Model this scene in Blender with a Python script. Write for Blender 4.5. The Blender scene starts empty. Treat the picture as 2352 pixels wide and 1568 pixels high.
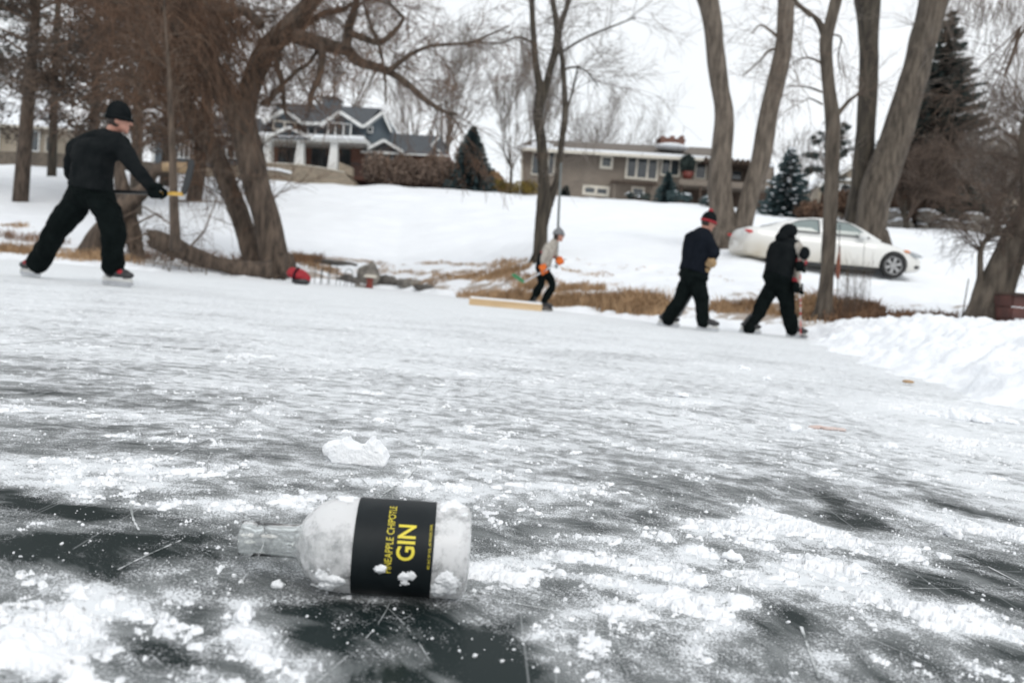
import bpy, bmesh, math, random
import numpy as np
from mathutils import Vector, Matrix, noise as mn
R = math.radians
V = Vector
scene = bpy.context.scene
col = scene.collection

# ------------------------------------------------------------------ camera
CAM_H = 0.34
FPX = 1829.0            # focal length measured on a 2352 px wide copy of the photograph
roll = math.atan(0.09)
pitch = math.atan((784 - 661) * math.cos(roll) / FPX)
cd = bpy.data.cameras.new('camera')
cam = bpy.data.objects.new('camera', cd)
col.objects.link(cam)
cd.sensor_width = 36.0
cd.lens = 36.0 * FPX / 2352.0
cd.clip_start = 0.02
cd.clip_end = 2000
cam.matrix_world = Matrix.Translation((0, 0, CAM_H)) @ (Matrix.Rotation(R(90) - pitch, 4, 'X') @ Matrix.Rotation(roll, 4, 'Z'))
cd.dof.use_dof = True
cd.dof.focus_distance = 1.30
cd.dof.aperture_fstop = 4.8
cd.dof.aperture_blades = 0
scene.camera = cam
CR = cam.matrix_world.to_3x3()
CP = V((0, 0, CAM_H))

# ------------------------------------------------------------------ sky, sun, exposure (bright overcast)
w = bpy.data.worlds.new('World'); scene.world = w; w.use_nodes = True
nt = w.node_tree; N = nt.nodes; Lk = nt.links
for n in list(N): N.remove(n)
out = N.new('ShaderNodeOutputWorld'); bg = N.new('ShaderNodeBackground')
sky = N.new('ShaderNodeTexSky'); sky.sky_type = 'NISHITA'; sky.sun_disc = False
sky.sun_elevation = R(42); sky.sun_rotation = R(200)
tc = N.new('ShaderNodeTexCoord'); nz = N.new('ShaderNodeTexNoise'); nz.inputs['Scale'].default_value = 2.2; nz.inputs['Detail'].default_value = 3
rp = N.new('ShaderNodeValToRGB')
rp.color_ramp.elements[0].position = .3; rp.color_ramp.elements[0].color = (.83, .865, .89, 1)
rp.color_ramp.elements[1].position = .75; rp.color_ramp.elements[1].color = (.90, .915, .93, 1)
vm = N.new('ShaderNodeVectorMath'); vm.operation = 'SCALE'; vm.inputs['Scale'].default_value = 10.2
mx = N.new('ShaderNodeMix'); mx.data_type = 'RGBA'; mx.inputs[0].default_value = .94
Lk.new(tc.outputs['Generated'], nz.inputs['Vector']); Lk.new(nz.outputs['Fac'], rp.inputs[0]); Lk.new(rp.outputs[0], vm.inputs[0])
Lk.new(sky.outputs[0], mx.inputs[6]); Lk.new(vm.outputs[0], mx.inputs[7]); Lk.new(mx.outputs[2], bg.inputs[0])
bg.inputs[1].default_value = .1
Lk.new(bg.outputs[0], out.inputs[0])
sd = bpy.data.lights.new('sun', 'SUN'); sd.energy = .9; sd.angle = R(25); sd.color = (1, .96, .9)
so = bpy.data.objects.new('sun', sd); col.objects.link(so)
so.rotation_euler = (R(48), 0, R(20)); so.location = (0, 0, 60)
vs = scene.view_settings; vs.view_transform = 'Standard'; vs.look = 'None'; vs.gamma = 1; vs.exposure = .24

# ------------------------------------------------------------------ pixel -> world helpers
def ray(px, py):
    return CR @ V(((px - 1176) / FPX, -(py - 784) / FPX, -1))
def U(px, py, Y):
    d = ray(px, py); return CP + d * (Y / d.y)
def G(px, py, z=0.0):
    d = ray(px, py); return CP + d * ((z - CAM_H) / d.z)

# ------------------------------------------------------------------ tagging
def tag(o, label=None, cat=None, group=None, kind=None):
    if label: o['label'] = label
    if cat: o['category'] = cat
    if group: o['group'] = group
    if kind: o['kind'] = kind
    return o
def wl(p):
    v = V((0, 0, 0))
    while p is not None:
        v = v + p.location; p = p.parent
    return v
def thing(name, loc, label, cat, group=None):
    o = bpy.data.objects.new(name, None); o.empty_display_size = .2
    col.objects.link(o); o.location = loc
    return tag(o, label, cat, group)

# ------------------------------------------------------------------ mesh builder
class MB:
    def __init__(s): s.v = []; s.f = []
    def add(s, vs_, fs):
        b = len(s.v); s.v.extend([tuple(q) for q in vs_]); s.f.extend([tuple(i + b for i in f) for f in fs]); return s
    def box(s, c, d, m=None):
        x, y, z = d[0] / 2, d[1] / 2, d[2] / 2
        vv = [V((i * x, j * y, k * z)) for k in (-1, 1) for j in (-1, 1) for i in (-1, 1)]
        if m is not None: vv = [m @ q for q in vv]
        c = V(c); vv = [q + c for q in vv]
        return s.add(vv, [(0, 2, 3, 1), (4, 5, 7, 6), (0, 1, 5, 4), (2, 6, 7, 3), (0, 4, 6, 2), (1, 3, 7, 5)])
    def tube(s, pts, rr, n=6, cap=True):
        pts = [V(p) for p in pts]
        if not hasattr(rr, '__len__'): rr = [rr] * len(pts)
        ref = None; vv = []; ff = []
        for i, p in enumerate(pts):
            t = (pts[min(i + 1, len(pts) - 1)] - pts[max(i - 1, 0)])
            if t.length < 1e-9: t = V((0, 0, 1))
            t.normalize()
            if ref is None:
                ref = V((1, 0, 0)) if abs(t.x) < .8 else V((0, 1, 0))
            a = (ref - t * ref.dot(t))
            if a.length < 1e-6: a = t.orthogonal()
            a.normalize(); ref = a; b = t.cross(a)
            for k in range(n):
                an = 2 * math.pi * k / n
                vv.append(p + (a * math.cos(an) + b * math.sin(an)) * rr[i])
        for i in range(len(pts) - 1):
            for k in range(n):
                k2 = (k + 1) % n
                ff.append((i * n + k, i * n + k2, (i + 1) * n + k2, (i + 1) * n + k))
        if cap:
            ff.append(tuple(range(n - 1, -1, -1))); ff.append(tuple((len(pts) - 1) * n + k for k in range(n)))
        return s.add(vv, ff)
    def ball(s, c, r, m=None, nu=14, nv=9):
        if not hasattr(r, '__len__'): r = (r, r, r)
        vv = [V((0, 0, -r[2]))]; ff = []
        for j in range(1, nv):
            ph = -math.pi / 2 + math.pi * j / nv
            for i in range(nu):
                th = 2 * math.pi * i / nu
                vv.append(V((r[0] * math.cos(ph) * math.cos(th), r[1] * math.cos(ph) * math.sin(th), r[2] * math.sin(ph))))
        vv.append(V((0, 0, r[2])))
        for i in range(nu):
            ff.append((0, 1 + (i + 1) % nu, 1 + i))
            t = 1 + (nv - 2) * nu
            ff.append((t + i, t + (i + 1) % nu, len(vv) - 1))
            for j in range(nv - 2):
                a = 1 + j * nu; ff.append((a + i, a + (i + 1) % nu, a + nu + (i + 1) % nu, a + nu + i))
        if m is not None: vv = [m @ q for q in vv]
        c = V(c); return s.add([q + c for q in vv], ff)
    def poly(s, pts, d):
        """closed prism: polygon pts (Vectors) extruded by vector d"""
        pts = [V(p) for p in pts]; d = V(d); n = len(pts)
        # consistent outward orientation
        nr = V((0, 0, 0))
        for i in range(n): nr += pts[i].cross(pts[(i + 1) % n])
        if nr.dot(d) > 0: pts = pts[::-1]
        ff = [tuple(range(n)), tuple(range(2 * n - 1, n - 1, -1))]
        ff += [((i + 1) % n, i, n + i, n + (i + 1) % n) for i in range(n)]
        return s.add(pts + [p + d for p in pts], ff)
    def build(s, name, m, parent=None, smooth=False, loc=None):
        me = bpy.data.meshes.new(name)
        off = wl(parent) if parent is not None else (V(loc) if loc is not None else V((0, 0, 0)))
        a = np.array(s.v, dtype=np.float64) - np.array(off)
        me.from_pydata(a.tolist(), [], s.f)
        me.update()
        if smooth: me.polygons.foreach_set('use_smooth', [True] * len(me.polygons))
        me.materials.append(m)
        o = bpy.data.objects.new(name, me); col.objects.link(o)
        if parent is not None: o.parent = parent
        elif loc is not None: o.location = loc
        return o

def fuse(mb, name, m, parent=None, vox=.012, it=3, nz=0, nsc=6, loc=None, seed=0, keep_sharp=False):
    """several closed overlapping shapes -> one continuous surface"""
    me = bpy.data.meshes.new('tmp'); off = wl(parent) if parent is not None else (V(loc) if loc is not None else V((0, 0, 0)))
    me.from_pydata(mb.v, [], mb.f); me.update()
    o = bpy.data.objects.new('tmp', me); col.objects.link(o)
    r = o.modifiers.new('r', 'REMESH'); r.mode = 'VOXEL'; r.voxel_size = vox; r.use_smooth_shade = True
    if it:
        sm = o.modifiers.new('s', 'SMOOTH'); sm.iterations = it; sm.factor = .5
    dg = bpy.context.evaluated_depsgraph_get()
    m2 = bpy.data.meshes.new_from_object(o.evaluated_get(dg))
    bpy.data.objects.remove(o)
    if nz:
        nn = [v.normal.copy() for v in m2.vertices]
        for v, n_ in zip(m2.vertices, nn):
            p = v.co * nsc + V((seed, seed * .7, 0))
            v.co += n_ * nz * (mn.fractal(p, 1.0, 2.0, 3))
    for v in m2.vertices: v.co -= off
    m2.materials.clear(); m2.materials.append(m)
    m2.polygons.foreach_set('use_smooth', [True] * len(m2.polygons))
    m2.name = name
    o = bpy.data.objects.new(name, m2); col.objects.link(o)
    if parent is not None: o.parent = parent
    elif loc is not None: o.location = loc
    return o

# ------------------------------------------------------------------ materials
def nd(t, typ, **kw):
    n = t.nodes.new(typ)
    for k, v in kw.items(): setattr(n, k, v)
    return n
def mat(name, c, c2=None, rough=.7, sc=8, det=4, bump=0, bsc=None, stretch=(1, 1, 1), metal=0, spec=.5, lo=.35, hi=.65, trans=0, coat=0):
    m = bpy.data.materials.new(name); m.use_nodes = True
    t = m.node_tree; b = t.nodes['Principled BSDF']
    b.inputs['Roughness'].default_value = rough; b.inputs['Metallic'].default_value = metal
    b.inputs['Specular IOR Level'].default_value = spec
    if trans: b.inputs['Transmission Weight'].default_value = trans
    if coat: b.inputs['Coat Weight'].default_value = coat
    tcn = nd(t, 'ShaderNodeTexCoord'); mp = nd(t, 'ShaderNodeMapping'); mp.inputs['Scale'].default_value = stretch
    t.links.new(tcn.outputs['Object'], mp.inputs[0])
    if c2 is None: c2 = tuple(x * .72 for x in c)
    n = nd(t, 'ShaderNodeTexNoise'); n.inputs['Scale'].default_value = sc; n.inputs['Detail'].default_value = det; n.inputs['Roughness'].default_value = .6
    r = nd(t, 'ShaderNodeValToRGB'); r.color_ramp.elements[0].position = lo; r.color_ramp.elements[1].position = hi
    r.color_ramp.elements[0].color = (*c2, 1); r.color_ramp.elements[1].color = (*c, 1)
    t.links.new(mp.outputs[0], n.inputs['Vector']); t.links.new(n.outputs['Fac'], r.inputs[0]); t.links.new(r.outputs[0], b.inputs['Base Color'])
    if bump:
        n2 = nd(t, 'ShaderNodeTexNoise'); n2.inputs['Scale'].default_value = bsc or sc * 3; n2.inputs['Detail'].default_value = 5
        bp = nd(t, 'ShaderNodeBump'); bp.inputs['Strength'].default_value = 1; bp.inputs['Distance'].default_value = bump
        t.links.new(mp.outputs[0], n2.inputs['Vector']); t.links.new(n2.outputs['Fac'], bp.inputs['Height']); t.links.new(bp.outputs[0], b.inputs['Normal'])
    return m
def siding(name, c, c2, pitch_):
    m = mat(name, c, c2, rough=.75, sc=1.2)
    t = m.node_tree; b = t.nodes['Principled BSDF']
    tcn = nd(t, 'ShaderNodeTexCoord'); sx = nd(t, 'ShaderNodeSeparateXYZ'); t.links.new(tcn.outputs['Object'], sx.inputs[0])
    mu = nd(t, 'ShaderNodeMath', operation='MULTIPLY'); mu.inputs[1].default_value = 1 / pitch_; t.links.new(sx.outputs[2], mu.inputs[0])
    fr = nd(t, 'ShaderNodeMath', operation='FRACT'); t.links.new(mu.outputs[0], fr.inputs[0])
    bp = nd(t, 'ShaderNodeBump'); bp.inputs['Distance'].default_value = .03; bp.invert = True
    t.links.new(fr.outputs[0], bp.inputs['Height']); t.links.new(bp.outputs[0], b.inputs['Normal'])
    return m
def brickmat(name, c1, c2, mortar, sc=3.0, bw=.5, rh=.25):
    m = bpy.data.materials.new(name); m.use_nodes = True; t = m.node_tree; b = t.nodes['Principled BSDF']; b.inputs['Roughness'].default_value = .85
    tcn = nd(t, 'ShaderNodeTexCoord'); mp = nd(t, 'ShaderNodeMapping'); mp.inputs['Rotation'].default_value = (R(90), 0, 0)
    br = nd(t, 'ShaderNodeTexBrick'); br.inputs['Scale'].default_value = sc; br.inputs['Brick Width'].default_value = bw; br.inputs['Row Height'].default_value = rh
    br.inputs['Color1'].default_value = (*c1, 1); br.inputs['Color2'].default_value = (*c2, 1); br.inputs['Mortar'].default_value = (*mortar, 1)
    t.links.new(tcn.outputs['Object'], mp.inputs[0]); t.links.new(mp.outputs[0], br.inputs['Vector']); t.links.new(br.outputs['Color'], b.inputs['Base Color'])
    return m
M = {}
M['snow'] = mat('snow', (.91, .925, .945), (.85, .87, .90), rough=.55, sc=14, det=6, bump=.004, bsc=120, spec=.25)
M['snow_far'] = mat('snow_roof', (.86, .885, .92), (.80, .83, .87), rough=.6, sc=2, bump=.02, bsc=8, spec=.2)
M['bark'] = mat('bark', (.13, .096, .072), (.034, .025, .019), rough=.9, sc=8, det=8, stretch=(1, 1, .2), bump=.07, bsc=14, lo=.36, hi=.64)
M['bark_grey'] = mat('grey_bark', (.128, .105, .082), (.042, .033, .025), rough=.9, sc=9, det=8, stretch=(1, 1, .2), bump=.06, bsc=15, lo=.38, hi=.62)
M['bark_pale'] = mat('pale_bark', (.185, .152, .122), (.062, .05, .039), rough=.9, sc=9, det=8, stretch=(1, 1, .2), bump=.06, bsc=15, lo=.35, hi=.65)
M['bark_dark'] = mat('dark_bark', (.075, .062, .046), (.026, .021, .016), rough=.9, sc=10, det=6, stretch=(1, 1, .14), bump=.03, bsc=18, lo=.38, hi=.62)
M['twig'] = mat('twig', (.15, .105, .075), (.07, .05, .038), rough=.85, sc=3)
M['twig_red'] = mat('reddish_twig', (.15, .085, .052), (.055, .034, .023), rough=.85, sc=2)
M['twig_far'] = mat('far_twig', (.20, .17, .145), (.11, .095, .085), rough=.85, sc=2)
M['deadleaf'] = mat('dead_leaf', (.085, .062, .047), (.03, .023, .019), rough=.85, sc=1.2)
M['spruce'] = mat('spruce_needles', (.052, .075, .068), (.014, .024, .022), rough=.8, sc=1.6)
M['spruce_blue'] = mat('blue_spruce_needles', (.085, .135, .140), (.025, .045, .05), rough=.8, sc=2.5)
M['yew'] = mat('yew_leaves', (.27, .19, .035), (.07, .055, .015), rough=.8, sc=2)
M['straw'] = mat('dry_grass', (.50, .34, .20), (.24, .145, .075), rough=.9, sc=2.2)
M['brush'] = mat('brush', (.125, .088, .066), (.05, .035, .027), rough=.9, sc=2)
M['hedge'] = mat('bare_hedge', (.22, .16, .125), (.11, .078, .06), rough=.9, sc=1.5)
M['weed'] = mat('rusty_weeds', (.30, .175, .10), (.12, .07, .045), rough=.9, sc=2.5)
M['rock'] = mat('rock', (.27, .25, .22), (.11, .10, .09), rough=.9, sc=5, bump=.03)
M['white'] = mat('white_paint', (.80, .81, .80), (.70, .71, .70), rough=.5, sc=3)
M['blue_side'] = siding('blue_grey_siding', (.105, .135, .16), (.085, .11, .13), .15)
M['roof_dark'] = mat('dark_shingles', (.085, .095, .105), (.045, .05, .058), rough=.85, sc=6)
M['taupe'] = siding('taupe_siding', (.215, .18, .148), (.18, .15, .122), .18)
M['roof_brown'] = mat('brown_shingles', (.17, .145, .125), (.11, .095, .08), rough=.85, sc=5)
M['cream'] = mat('cream_trim', (.66, .62, .54), (.58, .54, .47), rough=.6, sc=3)
M['tan'] = siding('beige_siding', (.36, .31, .25), (.30, .26, .2), .2)
M['glass'] = mat('window_glass', (.06, .075, .085), (.03, .035, .04), rough=.08, sc=.6, spec=.8)
M['brick'] = brickmat('red_brick', (.20, .08, .055), (.14, .06, .045), (.25, .2, .17))
M['stone'] = brickmat('tan_stone', (.34, .28, .21), (.24, .2, .15), (.15, .13, .11), sc=1.6)
M['dark'] = mat('dark_metal', (.02, .022, .024), rough=.5)
M['wood'] = mat('fresh_lumber', (.62, .46, .28), (.48, .33, .18), rough=.7, sc=4, stretch=(.3, 3, 3))
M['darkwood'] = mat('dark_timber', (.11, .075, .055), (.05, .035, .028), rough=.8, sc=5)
# ------------------------------------------------------------------ numpy noise
def _h(ix, iy, s):
    n = (ix.astype(np.int64) * 374761393 + iy.astype(np.int64) * 668265263 + s * 1442695041) & 0xffffffff
    n = ((n ^ (n >> 13)) * 1274126177) & 0xffffffff
    return ((n ^ (n >> 16)) & 0xffff) / 65535.0
def vnoise(x, y, s=0):
    ix = np.floor(x); iy = np.floor(y); fx = x - ix; fy = y - iy
    fx = fx * fx * fx * (fx * (fx * 6 - 15) + 10); fy = fy * fy * fy * (fy * (fy * 6 - 15) + 10)
    a = _h(ix, iy, s); b = _h(ix + 1, iy, s); c = _h(ix, iy + 1, s); d = _h(ix + 1, iy + 1, s)
    return (a * (1 - fx) + b * fx) * (1 - fy) + (c * (1 - fx) + d * fx) * fy
def fbm(x, y, o=4, s=0, g=.5):
    t = 0; a = 1; m = 0
    for k in range(o):
        c, sn = math.cos(.7 * k), math.sin(.7 * k)
        t = t + a * vnoise((x * c - y * sn) * 2 ** k, (x * sn + y * c) * 2 ** k, s + k * 17); m += a; a *= g
    return t / m
def sst(e0, e1, x):
    t = np.clip((x - e0) / (e1 - e0), 0, 1); return t * t * (3 - 2 * t)
def grid_mesh(name, X, Y, Z, m, keep=None, attrs=None, smooth=True):
    r, c = X.shape
    co = np.stack([X, Y, Z], -1).reshape(-1, 3)
    i = np.arange(r * c).reshape(r, c)
    q = np.stack([i[:-1, :-1], i[:-1, 1:], i[1:, 1:], i[1:, :-1]], -1).reshape(-1, 4)
    if keep is not None:
        k = keep.reshape(-1)[q].any(1); q = q[k]
        used = np.zeros(r * c, bool); used[q.reshape(-1)] = True
        mp = np.cumsum(used) - 1; co = co[used]; q = mp[q]
    else: used = np.ones(r * c, bool)
    me = bpy.data.meshes.new(name)
    me.vertices.add(len(co)); me.vertices.foreach_set('co', co.astype(np.float32).ravel())
    me.loops.add(q.size); me.loops.foreach_set('vertex_index', q.astype(np.int32).ravel())
    me.polygons.add(len(q)); me.polygons.foreach_set('loop_start', np.arange(0, q.size, 4, dtype=np.int32))
    me.update(calc_edges=True)
    me.polygons.foreach_set('use_smooth', np.full(len(q), smooth))
    if attrs:
        for k, a in attrs.items():
            at = me.attributes.new(k, 'FLOAT', 'POINT'); at.data.foreach_set('value', a.reshape(-1)[used].astype(np.float32))
    me.materials.append(m)
    o = bpy.data.objects.new(name, me); col.objects.link(o)
    return o

# ------------------------------------------------------------------ the frozen lake
# drifts of skate snow and bare or shadow-painted patches, each an ellipse on the ice (centre and half sizes taken from the photograph)
# (px, py, half width px, half height px, slope, strength)
BLOB = [(60, 1470, 300, 60, .0, .75), (170, 1410, 190, 45, -.25, .55), (40, 1520, 200, 40, 0, .5), (560, 1400, 100, 75, .1, .55), (560, 1470, 110, 40, 0, .35), (720, 1530, 130, 40, .1, .4),
        (260, 1085, 240, 32, .03, .35), (110, 1115, 130, 18, 0, .2), (520, 1165, 170, 20, .06, .5), (640, 1150, 100, 22, 0, .35), (210, 950, 220, 14, .02, .25),
        (560, 945, 180, 14, .02, .2), (1200, 1020, 90, 10, 0, .2), (860, 1105, 70, 14, 0, .35), (1000, 1125, 120, 18, .05, .25), (1290, 1120, 90, 18, .06, .4),
        (1180, 1310, 130, 36, .03, .6), (1400, 1290, 200, 22, .06, .55), (1600, 1270, 70, 40, -.5, .5), (1480, 1365, 145, 28, .16, .9), (1250, 1440, 120, 28, .2, .5),
        (1420, 1425, 110, 22, .15, .45), (1290, 1500, 130, 40, .25, .45), (1640, 1480, 50, 75, .7, .55), (1650, 1370, 70, 30, .1, .35),
        (1800, 1210, 140, 32, .15, .65), (1890, 1320, 160, 42, .08, .75), (2060, 1270, 150, 28, .3, .55), (2180, 1400, 170, 36, .15, .6), (2290, 1450, 110, 40, .2, .4),
        (2190, 1200, 160, 18, .25, .55), (2330, 1215, 60, 14, .1, .4), (2250, 1110, 170, 22, .22, .5), (2250, 1020, 200, 24, .15, .55), (2150, 940, 160, 18, .08, .6),
        (2000, 1110, 140, 14, .2, .3), (1980, 1440, 120, 25, .3, .35), (1880, 1530, 110, 30, .35, .35), (1570, 1210, 200, 10, .03, .25), (1600, 920, 90, 9, .02, .4),
        (1700, 1080, 120, 14, .1, .25), (400, 1540, 140, 20, 0, .25), (1380, 1240, 100, 12, 0, .2),
        # bare dark ice; the patch below the bottle also paints its reflection and shadow
        (90, 1165, 230, 24, .05, -.75), (60, 1260, 230, 34, .03, -.55), (330, 1240, 240, 26, .05, -.45), (430, 1300, 170, 20, 0, -.3), (1150, 1480, 160, 75, .2, -.9), (870, 1415, 260, 18, .03, -.3), (960, 1390, 330, 16, 0, -.35),
        (1930, 1170, 60, 50, .6, -.5), (2200, 1160, 210, 14, .35, -.4), (1760, 1430, 100, 50, .2, -.45), (2150, 1330, 220, 22, .33, -.45), (300, 1500, 130, 30, -.1, -.4),
        (1330, 1210, 90, 16, .1, -.35), (2280, 1300, 120, 24, .3, -.4), (640, 1120, 200, 10, 0, -.2), (740, 1040, 240, 24, .05, -.22), (1600, 1120, 200, 20, .1, -.22), (70, 905, 160, 12, 0, -.3),
        (60, 845, 110, 5, 0, -.2), (1280, 930, 120, 10, 0, -.12), (2330, 1480, 90, 40, .1, -.4), (1000, 1540, 160, 30, 0, -.3), (850, 1470, 120, 40, 0, -.3), (1450, 1180, 160, 16, .05, -.2)]
EL = []
for (bx_, by_, rx, ry, sl, st) in BLOB:
    c = G(bx_, by_ if by_ > 800 else 800)
    ex = G(bx_ + rx, by_ + rx * (sl + 0.0)) - c; ey = G(bx_, by_ + ry) - c
    A = np.array([[ex.x, ey.x], [ex.y, ey.y]])
    EL.append((c.x, c.y, np.linalg.inv(A), st))
def blobs(X, Y, sharp=1.0):
    t = np.zeros_like(X)
    wx = (fbm(X * 9, Y * 9, 3, 5) - .5) * .13; wy = (fbm(X * 9, Y * 9, 3, 9) - .5) * .13
    for cx_, cy_, Ai, st in EL:
        dx = X + wx - cx_; dy = Y + wy - cy_
        u = Ai[0, 0] * dx + Ai[0, 1] * dy; v = Ai[1, 0] * dx + Ai[1, 1] * dy
        d = u * u + v * v
        t = t + st * np.exp(-np.minimum(d, 30) ** 1.3 * sharp)
    return t
CC = (-0.6, 0.2)
def streak(X, Y, s=3, fr=26, fa=2.2, o=4):
    wx = (fbm(X * 2.1, Y * 2.1, 2, 31) - .5) * .5
    r = np.hypot(X - CC[0], Y - CC[1]) + wx * .5; th = np.arctan2(Y - CC[1], X - CC[0])
    return fbm(r * fr / (1 + .25 * r) ** .5, th * fa * (1 + r * .6), o, s, .6)
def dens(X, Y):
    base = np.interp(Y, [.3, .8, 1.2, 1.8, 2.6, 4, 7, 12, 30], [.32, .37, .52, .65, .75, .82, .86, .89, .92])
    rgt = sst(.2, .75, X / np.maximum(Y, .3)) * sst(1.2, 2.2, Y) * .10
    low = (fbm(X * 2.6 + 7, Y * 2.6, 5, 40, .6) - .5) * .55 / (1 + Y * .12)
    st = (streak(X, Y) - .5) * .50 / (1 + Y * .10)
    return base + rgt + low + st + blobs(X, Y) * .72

m = bpy.data.materials.new('lake_ice'); m.use_nodes = True; t = m.node_tree; b = t.nodes['Principled BSDF']; lk = t.links.new
tcn = nd(t, 'ShaderNodeTexCoord'); at = nd(t, 'ShaderNodeAttribute', attribute_name='dens')
def nzn(sc, det, ro, vec=None, dist=0):
    n = nd(t, 'ShaderNodeTexNoise'); n.inputs['Scale'].default_value = sc; n.inputs['Detail'].default_value = det; n.inputs['Roughness'].default_value = ro; n.inputs['Distortion'].default_value = dist
    lk(vec if vec else tcn.outputs['Object'], n.inputs['Vector']); return n.outputs['Fac']
def mth(op, a, b_=None, c_=None, cl=False):
    n = nd(t, 'ShaderNodeMath', operation=op); n.use_clamp = cl
    for i, q in enumerate((a, b_, c_)):
        if q is None: continue
        if isinstance(q, (int, float)): n.inputs[i].default_value = q
        else: lk(q, n.inputs[i])
    return n.outputs[0]
# polar coordinates round the point the skaters circled: streaks follow them
sx = nd(t, 'ShaderNodeSeparateXYZ'); lk(tcn.outputs['Object'], sx.inputs[0])
dx = mth('SUBTRACT', sx.outputs[0], CC[0]); dy = mth('SUBTRACT', sx.outputs[1], CC[1])
warp = mth('MULTIPLY', mth('SUBTRACT', nzn(1.6, 3, .5), .5), .5)
rr = mth('ADD', mth('SQRT', mth('ADD', mth('MULTIPLY', dx, dx), mth('MULTIPLY', dy, dy))), warp)
th = mth('ARCTAN2', dy, dx)
cb = nd(t, 'ShaderNodeCombineXYZ'); lk(mth('MULTIPLY', rr, 38), cb.inputs[0]); lk(mth('MULTIPLY', th, 5), cb.inputs[1])
s1 = nzn(1.0, 7, .72, cb.outputs[0])
cb2 = nd(t, 'ShaderNodeCombineXYZ'); lk(mth('MULTIPLY', rr, 160), cb2.inputs[0]); lk(mth('MULTIPLY', th, 4), cb2.inputs[1])
s2 = nzn(1.0, 3, .6, cb2.outputs[0])
g1 = nzn(22, 8, .66); g2 = nzn(300, 4, .75); g3 = nzn(800, 1, .5)
def ctr(q, k): return mth('MULTIPLY', mth('SUBTRACT', q, .5), k)
gr = mth('ADD', mth('ADD', ctr(g2, 2.3), ctr(g3, 1.2)), .5)
D_ = mth('ADD', at.outputs['Fac'], mth('ADD', ctr(g1, 1.7), mth('ADD', ctr(s1, .55), ctr(s2, .12))))
cov = mth('SUBTRACT', mth('ADD', gr, D_), 1.0)
covr = nd(t, 'ShaderNodeMapRange'); covr.interpolation_type = 'SMOOTHSTEP'; covr.inputs['From Min'].default_value = -.13; covr.inputs['From Max'].default_value = .17; covr.inputs['To Max'].default_value = .95
lk(cov, covr.inputs['Value'])
# milky frost film inside the bare ice
film = nd(t, 'ShaderNodeMapRange'); film.inputs['From Min'].default_value = -.33; film.inputs['From Max'].default_value = .26; film.inputs['To Max'].default_value = 1.0
lk(mth('ADD', mth('SUBTRACT', at.outputs['Fac'], .5), mth('ADD', mth('MULTIPLY', mth('SUBTRACT', s1, .5), 1.1), mth('MULTIPLY', mth('SUBTRACT', nzn(6, 6, .65, None, 1.0), .5), .5))), film.inputs['Value'])
icec = nd(t, 'ShaderNodeMix', data_type='RGBA'); icec.inputs[6].default_value = (.012, .020, .020, 1); icec.inputs[7].default_value = (.36, .38, .385, 1)
lk(film.outputs[0], icec.inputs[0])
# skate scratches: thin white cut lines of two crossing families
def scratch(sc, ang, wd):
    mp = nd(t, 'ShaderNodeMapping'); mp.inputs['Rotation'].default_value = (0, 0, ang); mp.inputs['Scale'].default_value = (sc, sc * .05, 1); lk(tcn.outputs['Object'], mp.inputs[0])
    v = nd(t, 'ShaderNodeTexVoronoi', feature='DISTANCE_TO_EDGE'); v.inputs['Scale'].default_value = 1; lk(mp.outputs[0], v.inputs['Vector'])
    return mth('LESS_THAN', v.outputs['Distance'], wd)
scr = mth('MULTIPLY', mth('MAXIMUM', scratch(5.5, .5, .0035), mth('MAXIMUM', scratch(4, -.75, .003), scratch(3.2, 1.4, .003))), mth('GREATER_THAN', nzn(2.2, 2, .5), .5))
icec2 = nd(t, 'ShaderNodeMix', data_type='RGBA'); lk(icec.outputs[2], icec2.inputs[6]); icec2.inputs[7].default_value = (.55, .57, .58, 1); lk(mth('MULTIPLY', scr, .25), icec2.inputs[0])
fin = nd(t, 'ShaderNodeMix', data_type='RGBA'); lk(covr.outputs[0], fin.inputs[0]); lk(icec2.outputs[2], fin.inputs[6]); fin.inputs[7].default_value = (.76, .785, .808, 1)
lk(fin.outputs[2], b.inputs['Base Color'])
ro = nd(t, 'ShaderNodeMapRange'); ro.inputs['To Min'].default_value = .30; ro.inputs['To Max'].default_value = .75; lk(covr.outputs[0], ro.inputs['Value']); lk(ro.outputs[0], b.inputs['Roughness'])
b.inputs['Specular IOR Level'].default_value = .07
bp = nd(t, 'ShaderNodeBump'); bp.inputs['Distance'].default_value = .0022; lk(covr.outputs[0], bp.inputs['Height']); lk(bp.outputs[0], b.inputs['Normal'])
M['ice'] = m

ys = np.exp(np.linspace(math.log(.35), math.log(60), 420)); aa = np.linspace(-1.3, 1.3, 640)
A_, Y_ = np.meshgrid(aa, ys); X_ = A_ * Y_
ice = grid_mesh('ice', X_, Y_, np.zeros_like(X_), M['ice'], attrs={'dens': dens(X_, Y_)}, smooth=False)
tag(ice, kind='structure')
xs = np.linspace(-400, 400, 60); ysb = np.linspace(-400, 400, 60); XB, YB = np.meshgrid(xs, ysb)
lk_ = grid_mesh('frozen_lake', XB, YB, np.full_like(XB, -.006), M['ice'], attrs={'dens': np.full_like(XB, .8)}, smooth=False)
tag(lk_, kind='structure')

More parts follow.
